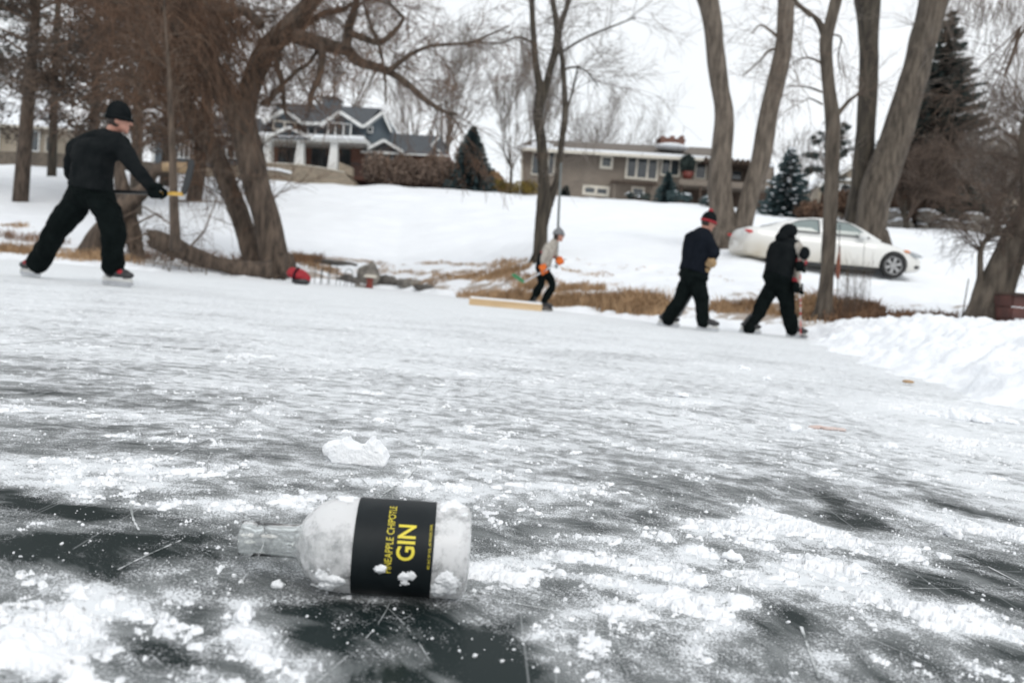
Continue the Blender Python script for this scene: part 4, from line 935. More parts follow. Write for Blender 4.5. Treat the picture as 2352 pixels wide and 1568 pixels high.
# ------------------------------------------------------------------ white car
YC = 21.3
def carbase():
    p = U(2050, 639, YC); return p
cf = carbase(); LC = 4.87
car_x0 = cf.x + .88 - LC; gz = cf.z + .0   # rear bumper x ; wheels' ground height
car = thing('parked_car', (car_x0 + LC / 2, YC + .92, gz), 'white four-door sedan with salt-stained sills parked on the snow facing right', 'car')
M['car'] = mat('white_car_paint', (.74, .745, .73), (.70, .705, .69), rough=.32, sc=1.5, coat=.6)
t = M['car'].node_tree; b = t.nodes['Principled BSDF']; lk = t.links.new
tcn = nd(t, 'ShaderNodeTexCoord'); sx = nd(t, 'ShaderNodeSeparateXYZ'); lk(tcn.outputs['Object'], sx.inputs[0])
dirt = nd(t, 'ShaderNodeMapRange'); dirt.inputs['From Min'].default_value = .95; dirt.inputs['From Max'].default_value = .25; dirt.inputs['To Max'].default_value = .95; lk(sx.outputs[2], dirt.inputs['Value'])
xr = nd(t, 'ShaderNodeMapRange'); xr.inputs['From Min'].default_value = 1.5; xr.inputs['From Max'].default_value = -2.4; xr.inputs['To Min'].default_value = .25; lk(sx.outputs[0], xr.inputs['Value'])
n_ = nd(t, 'ShaderNodeTexNoise'); n_.inputs['Scale'].default_value = 3; lk(tcn.outputs['Object'], n_.inputs['Vector'])
mu = nd(t, 'ShaderNodeMath', operation='MULTIPLY'); lk(dirt.outputs[0], mu.inputs[0]); lk(xr.outputs[0], mu.inputs[1])
mu2 = nd(t, 'ShaderNodeMath', operation='MULTIPLY'); lk(mu.outputs[0], mu2.inputs[0]); ad = nd(t, 'ShaderNodeMath', operation='ADD'); ad.inputs[1].default_value = .5; lk(n_.outputs['Fac'], ad.inputs[0]); lk(ad.outputs[0], mu2.inputs[1])
old = b.inputs['Base Color'].links[0].from_socket; mm = nd(t, 'ShaderNodeMix', data_type='RGBA'); lk(mu2.outputs[0], mm.inputs[0]); lk(old, mm.inputs[6]); mm.inputs[7].default_value = (.42, .36, .26, 1); lk(mm.outputs[2], b.inputs['Base Color'])
ip = lambda x, P: float(np.interp(x, [a for a, _ in P], [b for _, b in P]))
TOP = [(0, .84), (.04, 1.0), (.2, 1.06), (.6, 1.06), (1.2, 1.0), (3.3, .97), (3.6, .95), (4.2, .84), (4.6, .70), (4.8, .58), (4.87, .46)]
BOT = [(0, .42), (.1, .30), (.5, .22), (1.2, .17), (3.7, .17), (4.4, .19), (4.75, .22), (4.87, .30)]
WID = [(0, .76), (.10, .86), (.35, .915), (1.2, .925), (3.6, .925), (4.2, .90), (4.6, .82), (4.8, .70), (4.87, .58)]
st_ = sorted(set([round(x, 3) for x in list(np.linspace(0, .5, 8)) + list(np.linspace(.5, 4.3, 26)) + list(np.linspace(4.3, LC, 10))]))
def ring(x):
    zt, zb, w_ = ip(x, TOP), ip(x, BOT), ip(x, WID); h = zt - zb
    half = [(0, zb), (.72 * w_, zb), (.93 * w_, zb + .05 * h), (.985 * w_, zb + .22 * h), (w_, zb + .45 * h), (.995 * w_, zb + .66 * h), (.965 * w_, zb + .84 * h), (.90 * w_, zb + .95 * h), (.78 * w_, zt), (.4 * w_, zt + .025), (0, zt + .03)]
    return half
O = V((car_x0, YC + .92, gz))
vv = []; ff = []
nr = None
for x in st_:
    h_ = ring(x); full = [(y, z) for y, z in h_] + [(-y, z) for y, z in h_[-2:0:-1]]; nr = len(full)
    vv += [O + V((x, y, z)) for y, z in full]
for i in range(len(st_) - 1):
    for k in range(nr):
        k2 = (k + 1) % nr; ff.append((i * nr + k, (i + 1) * nr + k, (i + 1) * nr + k2, i * nr + k2))
ff.append(tuple(range(nr))); ff.append(tuple((len(st_) - 1) * nr + k for k in range(nr - 1, -1, -1)))
me = bpy.data.meshes.new('body'); me.from_pydata([tuple(q) for q in vv], [], ff); me.update()
bo = bpy.data.objects.new('tmpb', me); col.objects.link(bo)
WX = (.98, LC - .88 - .0)
cm = MB()
for x in WX:
    cm.tube([O + V((x, -1.2, .335)), O + V((x, 1.2, .335))], [.385, .385], 40)
cme = bpy.data.meshes.new('c'); cme.from_pydata(cm.v, [], cm.f); cme.update(); co_ = bpy.data.objects.new('tmpc', cme); col.objects.link(co_)
bm_ = bo.modifiers.new('b', 'BOOLEAN'); bm_.operation = 'DIFFERENCE'; bm_.object = co_; bm_.solver = 'EXACT'
dg = bpy.context.evaluated_depsgraph_get(); m2 = bpy.data.meshes.new_from_object(bo.evaluated_get(dg))
bpy.data.objects.remove(bo); bpy.data.objects.remove(co_)
for v in m2.vertices: v.co -= V(car.location)
m2.materials.clear(); m2.materials.append(M['car']); m2.polygons.foreach_set('use_smooth', [True] * len(m2.polygons))
try: m2.set_sharp_from_angle(angle=R(38))
except Exception: pass
body = bpy.data.objects.new('body', m2); col.objects.link(body); body.parent = car
# greenhouse
RF = [(.42, 1.05), (.7, 1.13), (1.1, 1.28), (1.5, 1.385), (1.9, 1.44), (2.3, 1.455), (2.7, 1.43), (2.95, 1.35), (3.25, 1.20), (3.62, .98)]
def side(x, z):
    zr = ip(x, RF); u = (z - .94) / max(.02, 1.46 - .94); w0 = ip(x, [(.4, .72), (.9, .84), (3.2, .86), (3.62, .80)])
    return w0 - .25 * max(0, u) ** 1.25
vv = []; ff = []; xs_ = np.linspace(.42, 3.62, 34)
for x in xs_:
    zr = ip(x, RF); half = [(side(x, .9) - .02, .9)] + [(side(x, .9 + (zr - .9) * f), .9 + (zr - .9) * f) for f in (.3, .6, .85)] + [(side(x, zr) * .86, zr + .005), (side(x, zr) * .4, zr + .03), (0, zr + .035)]
    full = half + [(-y, z) for y, z in half[-2::-1]]; nr = len(full); vv += [O + V((x, y, z)) for y, z in full]
for i in range(len(xs_) - 1):
    for k in range(nr - 1): ff.append((i * nr + k, (i + 1) * nr + k, (i + 1) * nr + k + 1, i * nr + k + 1))
mb = MB(); mb.add(vv, ff); mb.build('roof', M['car'], car, smooth=True)
M['carglass'] = mat('car_glass', (.22, .27, .26), (.16, .20, .195), rough=.05, sc=1, spec=.9)  # opaque pale green; brightness seen through the windows is put into the colour
def sidepanel(poly_, m_, name, parent, off=.004, sgn=-1, n=1):
    # fine fan following the curved side
    c = (sum(p[0] for p in poly_) / len(poly_), sum(p[1] for p in poly_) / len(poly_)); mb = MB(); vv = []; ff = []; P = len(poly_); K = 4
    vv.append(O + V((c[0], sgn * (side(*c) + off), c[1])))
    for j in range(1, K + 1):
        for p in poly_:
            q = (c[0] + (p[0] - c[0]) * j / K, c[1] + (p[1] - c[1]) * j / K); vv.append(O + V((q[0], sgn * (side(*q) + off), q[1])))
    for k in range(P): ff.append((0, 1 + k, 1 + (k + 1) % P))
    for j in range(K - 1):
        for k in range(P): a = 1 + j * P; ff.append((a + k, a + P + k, a + P + (k + 1) % P, a + (k + 1) % P))
    mb.add(vv, ff); return mb.build(name, m_, parent)
def shrink(poly_, k):
    c = (sum(p[0] for p in poly_) / len(poly_), sum(p[1] for p in poly_) / len(poly_)); return [(c[0] + (p[0] - c[0]) * (1 - k), c[1] + (p[1] - c[1]) * (1 - k * 2.0)) for p in poly_]
for sgn in (-1, 1):
    W1 = [(.98, 1.00), (1.98, 1.0), (1.98, 1.395), (1.7, 1.385), (1.4, 1.32), (1.15, 1.20)]
    W2 = [(2.06, 1.0), (3.32, .985), (3.2, 1.10), (2.98, 1.26), (2.75, 1.375), (2.45, 1.405), (2.06, 1.405)]
    for Wp in (W1, W2):
        fr = sidepanel(Wp, M['dark'], 'window_surround', car, .022, sgn)
        sidepanel(shrink(Wp, .10), M['carglass'], 'side_window', fr, .028, sgn)
    mb = MB(); c = O + V((3.08, sgn * .95, 1.03)); mb.ball(c, (.12, .10, .085), None, 14, 9); mb.tube([c, O + V((3.1, sgn * .82, .97))], [.03, .03], 6); mb.build('wing_mirror', M['car'], car, smooth=True)
    for xh in (1.15, 2.15): pass
    mb = MB(); c = O + V((4.5, sgn * .795, .68)); mb.ball(c, (.26, .07, .06), Matrix.Rotation(sgn * .38, 3, 'Z') @ Matrix.Rotation(.25, 3, 'Y'), 14, 8); hl_ = mb.build('headlight', mat('headlight', (.45, .48, .5), rough=.12), car, smooth=True)
    mb = MB(); mb.ball(O + V((4.32, sgn * .868, .74)), (.09, .03, .03), Matrix.Rotation(sgn * .25, 3, 'Z') @ Matrix.Rotation(.25, 3, 'Y'), 10, 6); mb.build('turn_signal', mat('amber', (.75, .22, .03), rough=.25), hl_, smooth=True)
    mb = MB(); mb.ball(O + V((.17, sgn * .80, .90)), (.25, .06, .045), Matrix.Rotation(-sgn * .42, 3, 'Z') @ Matrix.Rotation(.12, 3, 'Y'), 14, 8); mb.build('tail_light', mat('tail_light', (.55, .02, .02), rough=.2), car, smooth=True)
    mb = MB(); mb.ball(O + V((4.6, sgn * .77, .35)), (.13, .05, .055), Matrix.Rotation(sgn * .5, 3, 'Z'), 12, 8); mb.build('fog_light', M['dark'], car, smooth=True)
    for x0, x1 in ((1.25, 1.42), (2.2, 2.37)):
        mb = MB(); mb.tube([O + V((x0, sgn * .925, .86)), O + V((x0 + .03, sgn * .955, .865)), O + V((x1 - .03, sgn * .955, .865)), O + V((x1, sgn * .925, .86))], .016, 6); mb.build('door_handle', M['car'], car, smooth=True)
    mb = MB()
    for x in (1.16, 2.02, 3.15):
        pts = [O + V((x + (.0 if z > .5 else .02), sgn * (ip(x, WID) * f + .001), z)) for z, f in ((.24, .962), (.36, .982), (.53, .9975), (.70, .994), (.86, .962))]
        mb.tube(pts, .007, 4)
    mb.build('door_seam', M['dark'], car)
    mb = MB(); mb.tube([O + V((1.0, sgn * .85, .2)), O + V((3.7, sgn * .85, .2))], [.05, .05], 8); mb.build('sill', M['dark'], car, smooth=True)
# windscreens
mb = MB(); vv = []
for (x, f) in ((2.9, .86), (3.56, .9)):
    for y in np.linspace(-1, 1, 7):
        z = ip(x, RF) + .012 + .03 * (1 - y * y); vv.append(O + V((x, y * side(x, ip(x, RF)) * f, z)))
mb.add(vv, [(k, k + 1, k + 8, k + 7) for k in range(6)]); mb.build('windscreen', M['carglass'], car, smooth=True)
mb = MB(); vv = []
for (x, f) in ((.5, .86), (1.35, .82)):
    for y in np.linspace(-1, 1, 7):
        z = ip(x, RF) + .014 + .03 * (1 - y * y); vv.append(O + V((x, y * side(x, ip(x, RF)) * f, z)))
mb.add(vv, [(k, k + 1, k + 8, k + 7) for k in range(6)]); mb.build('rear_window', M['carglass'], car, smooth=True)
M['alloy'] = mat('alloy', (.42, .42, .42), (.34, .34, .34), rough=.35, metal=.6)
M['tyre'] = mat('tyre', (.025, .025, .025), (.018, .018, .018), rough=.9)
for x in WX:
    for sgn in (-1, 1):
        c = O + V((x, sgn * .80, .335)); w0 = MB(); vv = []; ff = []
        prof_ = [(-.11, .245), (-.12, .29), (-.10, .325), (-.06, .337), (.06, .337), (.10, .325), (.12, .29), (.11, .245)]
        n = 40
        for y, r in prof_:
            for k in range(n): a = 2 * math.pi * k / n; vv.append(c + V((r * math.cos(a), y, r * math.sin(a))))
        for j in range(len(prof_)):
            j2 = (j + 1) % len(prof_)
            for k in range(n): ff.append((j * n + k, j * n + (k + 1) % n, j2 * n + (k + 1) % n, j2 * n + k))
        w0.add(vv, ff); wh = w0.build('wheel', M['tyre'], car, smooth=True)
        rm = MB(); yo = sgn * .085
        for r0, r1 in ((.215, .25),):
            vv = []; ff = []
            for y, r in ((yo, r0), (yo, r1), (yo * .3, r1), (yo * .3, r0)):
                for k in range(n): a = 2 * math.pi * k / n; vv.append(c + V((r * math.cos(a), y, r * math.sin(a))))
            for j in range(4):
                j2 = (j + 1) % 4
                for k in range(n): ff.append((j * n + k, j * n + (k + 1) % n, j2 * n + (k + 1) % n, j2 * n + k))
            rm.add(vv, ff)
        rm.tube([c + V((0, yo * .2, 0)), c + V((0, yo * 1.1, 0))], [.05, .045], 14)
        for k in range(6):
            a = 2 * math.pi * k / 6 + .3; d = V((math.cos(a), 0, math.sin(a))); s_ = V((-d.z, 0, d.x))
            rm.poly([c + d * .03 + s_ * .024 + V((0, yo, 0)), c + d * .23 + s_ * .052 + V((0, yo, 0)), c + d * .23 - s_ * .052 + V((0, yo, 0)), c + d * .03 - s_ * .024 + V((0, yo, 0))], V((0, -yo * .4, 0)))
        rm.build('rim', M['alloy'], wh)
        br = MB(); br.tube([c + V((0, -sgn * .06, 0)), c + V((0, -sgn * .02, 0))], [.22, .22], 24); br.build('brake_disc', M['dark'], wh)
# ------------------------------------------------------------------ people
def chain(mb, pts, n=12):
    """rounded tapering limb through [(point, radius)]"""
    q = dense([(V(p), r) for p, r in pts], 4) if len(pts) > 2 else [(V(p), r) for p, r in pts]
    mb.tube([p for p, _ in q], [r for _, r in q], n)
    mb.ball(pts[0][0], pts[0][1] * .99, None, 12, 8); mb.ball(pts[-1][0], pts[-1][1] * .99, None, 12, 8)
def frame(f, u):
    f = V(f).normalized(); u = V(u); u = (u - f * u.dot(f)).normalized(); r = f.cross(u)
    return Matrix((r, f, u)).transposed()      # columns: right, forward, up
M['skin'] = mat('skin', (.50, .27, .20), (.42, .20, .15), rough=.55, sc=12)
M['hair'] = mat('dark_hair', (.03, .02, .016), rough=.7)
M['black'] = mat('black_cloth', (.0115, .0135, .0145), (.006, .008, .009), rough=.95, sc=9, spec=.06, bump=.004, bsc=30)
M['black2'] = mat('black_nylon', (.0055, .0085, .0085), (.003, .005, .005), rough=.9, sc=9, spec=.06, bump=.004, bsc=20)
M['navy'] = mat('navy_cloth', (.009, .0115, .017), (.006, .008, .012), rough=.9, sc=9, spec=.06, bump=.004, bsc=30)
M['skw'] = mat('skate_white', (.62, .62, .60), rough=.45)
M['steel'] = mat('blade_steel', (.55, .56, .58), rough=.25, metal=.9)
M['skb'] = mat('skate_black', (.03, .03, .032), rough=.5)
M['red'] = mat('red_cloth', (.34, .012, .022), rough=.7)
M['grey'] = mat('grey_knit', (.20, .205, .215), (.14, .145, .15), rough=.95, sc=30)
M['fleece'] = mat('pale_fleece', (.40, .37, .33), (.27, .25, .22), rough=.95, sc=14)
M['orange'] = mat('orange_cloth', (.75, .16, .02), rough=.8)
M['tanl'] = mat('tan_leather', (.36, .24, .12), (.25, .16, .08), rough=.7)
M['yellow'] = mat('yellow_shaft', (.62, .38, .08), rough=.45)
M['green'] = mat('green_tape', (.02, .20, .07), rough=.5)
def grip(mb, P, ax, pd, s=1.0, thick=.014):
    """gloved hand closed round a shaft at P: palm, four curled fingers of unequal length, thumb from the side"""
    P = V(P); ax = V(ax).normalized(); pd = V(pd); pd = (pd - ax * pd.dot(ax)).normalized(); sd_ = ax.cross(pd)
    Rg = (.018 + thick) * s
    mb.ball(P + pd * (Rg + .012 * s), (.045 * s, .030 * s, .048 * s), frame(pd, ax), 14, 9)
    for k, (o_, ln) in enumerate(((-.036, 200), (-.013, 235), (.011, 228), (.034, 185))):
        pts = []
        for j in range(5):
            a = R(25 + ln * j / 4); pts.append((P + ax * o_ * s + (pd * math.cos(a) + sd_ * math.sin(a)) * Rg, thick * s * (1 - .07 * j)))
        chain(mb, pts, 8)
    pts = [(P + pd * Rg * .9 - sd_ * .02 * s + ax * .03 * s, thick * 1.15 * s), (P - sd_ * (Rg + .004) + ax * .05 * s, thick * 1.1 * s), (P - pd * Rg * .7 - sd_ * Rg * .75 + ax * .045 * s, thick * s), (P - pd * (Rg + .004) + ax * .03 * s, thick * .9 * s)]
    chain(mb, pts, 8)
def open_hand(mb, P, d, nrm, s=1.0, thick=.012):
    P = V(P); d = V(d).normalized(); nrm = V(nrm); nrm = (nrm - d * nrm.dot(d)).normalized(); sd_ = d.cross(nrm)
    mb.ball(P + d * .04 * s, (.042 * s, .05 * s, .022 * s), frame(d, nrm), 14, 9)
    for o_, ln in ((-.033, .062), (-.011, .076), (.011, .080), (.032, .070)):
        a = P + d * .075 * s + sd_ * o_ * s; chain(mb, [(a, thick * s), (a + d * ln * .5 * s - nrm * .008, thick * .95 * s), (a + d * ln * s - nrm * .028 * s, thick * .8 * s)], 8)
    a = P + d * .02 * s + sd_ * .035 * s; chain(mb, [(a, thick * 1.2 * s), (a + (d * .6 + sd_ * .6) * .035 * s, thick * 1.1 * s), (a + (d + sd_ * .5) * .06 * s, thick * .9 * s)], 8)
def make_person(name_label, Y, J, fwd, s, face, cols, radii, skates, hat, seed, thick=.014, jk=None, sleeves=None, hoodie=None, base=None, vox=.011, hands=None):
    """J joint -> (px, py, dy); builds ONE body surface plus clothing children"""
    P = {k: U(v[0], v[1], Y + v[2]) for k, v in J.items()}
    b0 = V(((P['anL'].x + P['anR'].x) / 2, (P['anL'].y + P['anR'].y) / 2, 0))
    HF = frame(face, J_up.get(seed, (0, 0, 1))); hc = P['head']
    r = radii
    body = MB()
    # head: skull, jaw, nose, brow, cheeks, ears, neck
    hr_, hf, hu = HF.col[0], HF.col[1], HF.col[2]
    body.ball(hc + hu * .012 * s, (.074 * s, .094 * s, .108 * s), HF, 18, 12)
    body.ball(hc + hf * .035 * s - hu * .055 * s, (.055 * s, .055 * s, .055 * s), HF, 12, 8)
    body.ball(hc + hf * .072 * s - hu * .094 * s, (.024 * s, .022 * s, .018 * s), HF, 10, 6)
    chain(body, [(hc + hf * .088 * s + hu * .012 * s, .010 * s), (hc + hf * .112 * s - hu * .022 * s, .013 * s)], 8)
    body.ball(hc + hf * .086 * s - hu * .052 * s, (.026 * s, .013 * s, .006 * s), HF, 10, 6); body.ball(hc + hf * .085 * s - hu * .064 * s, (.022 * s, .012 * s, .006 * s), HF, 10, 6)
    for q in (-1, 1):
        body.ball(hc + hr_ * q * .074 * s - hu * .01 * s - hf * .005 * s, (.009 * s, .02 * s, .032 * s), HF, 8, 6)
        body.ball(hc + hf * .075 * s + hr_ * q * .034 * s - hu * .022 * s, (.022 * s, .018 * s, .018 * s), HF, 8, 6)
    chain(body, [(hc - hu * .05 * s - hf * .02 * s, .056 * s), (P['neck'], .06 * s)])
    chain(body, [(P['neck'], .06 * s), (P['chest'], .09 * s), (P['pelvis'], .10 * s)])
    for a in 'LR':
        chain(body, [(P['chest'].lerp(P['sh' + a], .4), .05 * s), (P['sh' + a], .04 * s)]); chain(body, [(P['sh' + a], .04 * s), (P['el' + a], .038 * s), (P['ha' + a], .026 * s)])
        chain(body, [(P['hip' + a], .085 * s), (P['kn' + a], .056 * s), (P['an' + a], .038 * s)])
        body.ball(P['ha' + a], .03 * s, None, 8, 6)
    o = fuse(body, 'person', M['skin'], None, vox=.0085 * s, it=2, loc=b0); tag(o, name_label, 'person')
    for q in (-1, 1):
        e = MB(); e.ball(hc + hf * .086 * s + hr_ * q * .031 * s + hu * .004 * s, .0115 * s, None, 8, 6); e.build('eye', mat('eye', (.03, .025, .02), rough=.2), o, smooth=True)
    # hair band below the hat
    e = MB(); e.ball(hc - hf * .018 * s + hu * .005 * s, (.080 * s, .086 * s, .095 * s), HF, 14, 9)
    if hoodie: e.ball(hc - hf * .05 * s - hu * .08 * s, (.06 * s, .05 * s, .09 * s), HF, 12, 8)
    fuse(e, 'hair', M['hair'], o, vox=.01, it=1, nz=.006, nsc=30)
    # jacket: torso + sleeves in one surface
    j = MB(); nk, ch, pv = P['neck'], P['chest'], P['pelvis']
    up = (nk - pv).normalized(); TF = frame(V(fwd), up)
    w_, d_ = r['tw'], r['td']
    def ell(c, rw, rd, rz): j.ball(c, (rw, rd, rz), TF, 18, 10)
    ax = [(nk - up * .03, .075 * s, .075 * s), (nk.lerp(ch, .35), w_ * .80, d_ * .8), (nk.lerp(ch, .75), w_ * 1.0, d_ * .98), (ch.lerp(pv, .2), w_, d_), (ch.lerp(pv, .55), w_ * .92, d_ * .95), (ch.lerp(pv, .95), w_ * r.get('hem', .95), d_ * 1.0)]
    vv = []; ff = []; n = 20
    for (c, a_, b2) in dense2(ax):
        for k in range(n): an = 2 * math.pi * k / n; vv.append(c + TF.col[0] * (a_ * math.cos(an)) + TF.col[1] * (b2 * math.sin(an)))
    m_ = len(vv) // n
    for i in range(m_ - 1):
        for k in range(n): ff.append((i * n + k, i * n + (k + 1) % n, (i + 1) * n + (k + 1) % n, (i + 1) * n + k))
    ff.append(tuple(range(n - 1, -1, -1))); ff.append(tuple((m_ - 1) * n + k for k in range(n))); j.add(vv, ff)
    sl_ = MB() if sleeves else j
    for a in 'LR':
        chain(j, [(nk.lerp(ch, .25), r['ua'] * 1.2), (nk.lerp(ch, .3).lerp(P['sh' + a], .55), r['ua'] * 1.35), (P['sh' + a], r['ua'] * 1.15)]); chain(j, [(P['sh' + a], r['ua'] * 1.1), (ch.lerp(pv, .15).lerp(P['sh' + a], .35), r['ua'] * 1.5)])
        e_ = P['el' + a]; h_ = P['ha' + a]
        chain(sl_, [(P['sh' + a], r['ua'] * 1.08), (P['sh' + a].lerp(e_, .5), r['ua'] * .96), (e_, r['fa'] * 1.08), (e_.lerp(h_, .5), r['fa'] * .95), (e_.lerp(h_, .93), r['fa'] * .82)])
    j.tube([nk + (hc - nk) * .30, nk - up * .02], [.068 * s, .085 * s], 16)
    fuse(j, 'jacket', cols['jacket'], o, vox=vox, it=4, nz=.012, nsc=7, seed=seed)
    if sleeves: fuse(sl_, 'sleeves', sleeves, o, vox=vox, it=4, nz=.01, nsc=9, seed=seed + 3)
    # trousers
    tr_ = MB()
    c0 = ch.lerp(pv, .82); tr_.ball(pv, (w_ * .92, d_ * .98, .13 * s), TF, 18, 10)
    chain(tr_, [(c0, d_ * .92), (pv, d_ * 1.0)])
    for a in 'LR':
        h_, k_, n2 = P['hip' + a], P['kn' + a], P['an' + a]
        chain(tr_, [(h_, r['th']), (h_.lerp(k_, .5), r['th'] * .96), (k_, r['kn']), (k_.lerp(n2, .5), r['kn'] * .97), (k_.lerp(n2, .90), r['cu'])])
        chain(tr_, [(pv, r['th'] * 1.02), (h_, r['th'])])
    fuse(tr_, 'trousers', cols['trousers'], o, vox=vox, it=3, nz=.022, nsc=7, seed=seed + 9)
    # skates
    for a in 'LR':
        an = P['an' + a]; d = V((skates[a][0], skates[a][1], 0)).normalized(); z0 = skates.get('z', 0); an0 = V((an.x, an.y, z0)); s0 = s; s = s * skates.get('k', 1.1); L_ = .27 * s
        if len(skates[a]) > 2: an0 = V((an.x + skates[a][2], an.y, z0))
        K = frame(d, (0, 0, 1)); mb = MB()
        mb.ball(an0 + V((0, 0, .12 * s)) + d * .03 * s, (.045 * s, .13 * s, .045 * s), K, 14, 8); mb.ball(an0 + V((0, 0, .105 * s)) + d * .12 * s, (.043 * s, .07 * s, .035 * s), K, 12, 8)
        chain(mb, [(an0 + V((0, 0, .12 * s)) - d * .03 * s, .05 * s), (an0 + V((0, 0, .13 * s)) + (P['kn' + a] - P['an' + a]).normalized() * .11 * s, .05 * s)])
        sk = fuse(mb, 'skate', cols['skate'], o, vox=.009, it=2)
        mb = MB(); mb.box(an0 + V((0, 0, .058 * s)) + d * .04 * s, (.03 * s, .27 * s, .022 * s), K)
        for q in (-.06, .13): mb.box(an0 + V((0, 0, .07 * s)) + d * q * s, (.026 * s, .06 * s, .04 * s), K)
        mb.build('blade_holder', cols['holder'], sk)
        mb = MB(); f_, u_ = K.col[1], K.col[2]; c = an0 + f_ * .04 * s
        mb.poly([c - f_ * .15 * s + u_ * .024 * s - K.col[0] * .002, c - f_ * .13 * s + u_ * .004 - K.col[0] * .002, c + f_ * .12 * s + u_ * .002 - K.col[0] * .002, c + f_ * .155 * s + u_ * .026 * s - K.col[0] * .002, c + f_ * .15 * s + u_ * .048 * s - K.col[0] * .002, c - f_ * .14 * s + u_ * .048 * s - K.col[0] * .002], K.col[0] * .004)
        mb.build('blade', M['steel'], sk)
        if 'stripe' in cols:
            mb = MB(); mb.ball(an0 + V((0, 0, .125 * s)) + d * .075 * s, (.047 * s, .045 * s, .03 * s), K, 12, 8); mb.build('stripe', cols['stripe'], sk, smooth=True)
        s = s0
    # hat
    h = MB(); h.ball(hc + hu * .045 * s - hf * .006 * s, (.094 * s, .112 * s, hat.get('h', .098) * s), HF, 20, 12)
    top_c = hc + hu * .03 * s
    h.v = [tuple(V(q) if (V(q) - hc).dot(hu) > hat.get('low', .0) * s + .25 * (V(q) - hc).dot(hf) * hat.get('tilt', .2) else V(q) - hu * ((V(q) - hc).dot(hu) - hat.get('low', .0) * s)) for q in h.v]
    if hat.get('point'): chain(h, [(hc + hu * .08 * s, .075 * s), (hc + hu * .15 * s - hf * .015 * s, .035 * s), (hc + hu * .185 * s - hf * .03 * s, .012 * s)])
    ht = fuse(h, 'beanie', hat['m'], o, vox=.009, it=2, nz=.004, nsc=20)
    h = MB(); pts = [hc + hu * (hat.get('low', .0) + .022) * s + (hr_ * math.cos(2 * math.pi * k / 24) * .093 + hf * math.sin(2 * math.pi * k / 24) * .110) * s for k in range(25)]
    h.tube(pts, [.017 * s] * 25, 8, cap=False); h.build('cuff', hat.get('band', hat['m']), ht, smooth=True)
    if hat.get('pom'): h = MB(); h.ball(hc + hu * .165 * s - hf * .02 * s, .033 * s, None, 12, 8); h.v = [tuple(V(q) + rdir(random) * .006) for q in h.v]; h.build('pompom', hat['pom'], ht, smooth=True)
    return o, P, HF
def dense2(ax):
    o = []
    for i in range(len(ax) - 1):
        for k in range(4):
            t_ = k / 4; t2 = t_ * t_ * (3 - 2 * t_); o.append((ax[i][0].lerp(ax[i + 1][0], t_), ax[i][1] * (1 - t2) + ax[i + 1][1] * t2, ax[i][2] * (1 - t2) + ax[i + 1][2] * t2))
    o.append(ax[-1]); return o
J_up = {1: (.25, 0, 1), 2: (.1, 0, 1), 3: (.25, 0, 1), 4: (.75, 0, .8)}
def glove(o, P, ax, pd, wrist, m_, s=1, thick=.015, cuff=None):
    mb = MB(); grip(mb, P, ax, pd, s, thick); pdn = V(pd).normalized()
    chain(mb, [(V(P) + pdn * .04 * s, .034 * s), (V(P) + (V(wrist) - V(P)).normalized() * min((V(wrist) - V(P)).length, .10), .04 * s)])
    g = fuse(mb, 'glove', m_, o, vox=.0065, it=1)
    if cuff: c = MB(); d = (V(wrist) - V(P)).normalized(); c.tube([V(wrist) - d * .01, V(wrist) + d * .025 * s], [.05 * s, .06 * s], 14); c.build('cuff', cuff, g, smooth=True)
    return g
def stick(label, A_, B_, m_shaft, m_blade, bd, s=1.0, tape=None, m_low=None):
    """hockey stick: butt A, heel B, curved blade leaving the heel along bd"""
    A_, B_ = V(A_), V(B_); d = (B_ - A_).normalized(); bd = V(bd).normalized(); side = d.cross(bd).normalized()
    root = thing('hockey_stick', B_, label, 'stick')
    K = Matrix((side, bd - d * bd.dot(d), d)).transposed(); L_ = (B_ - A_).length
    a = MB(); cut = A_.lerp(B_, .72) if m_low else B_
    def bx(p, q, m_, nm): x = MB(); x.box((p + q) / 2, (.02 * s, .03 * s, (q - p).length), frame((bd - d * bd.dot(d)), d)); return x.build(nm, m_, root)
    bx(A_, cut, m_shaft, 'shaft')
    if m_low: bx(cut, B_, m_low, 'lower_shaft')
    x = MB(); vv = []; n = 10
    for k in range(n + 1):
        u = k / n; c = B_ + bd * (.30 * s * u) + side * (.035 * s * u * u); hh = (.028 + .012 * math.sin(u * 3)) * s * (1 if u < .95 else .7)
        nrm = -(d - bd * d.dot(bd)).normalized()
        for sg, hz in ((-1, -1), (1, -1), (1, 1), (-1, 1)): vv.append(c + side * sg * .006 * s + nrm * hh * hz)
    ff = [(0, 1, 2, 3), (n * 4 + 3, n * 4 + 2, n * 4 + 1, n * 4)]
    for k in range(n):
        for q in range(4): ff.append((k * 4 + q, (k + 1) * 4 + q, (k + 1) * 4 + (q + 1) % 4, k * 4 + (q + 1) % 4))
    x.add(vv, ff); x.build('blade', m_blade, root)
    return root

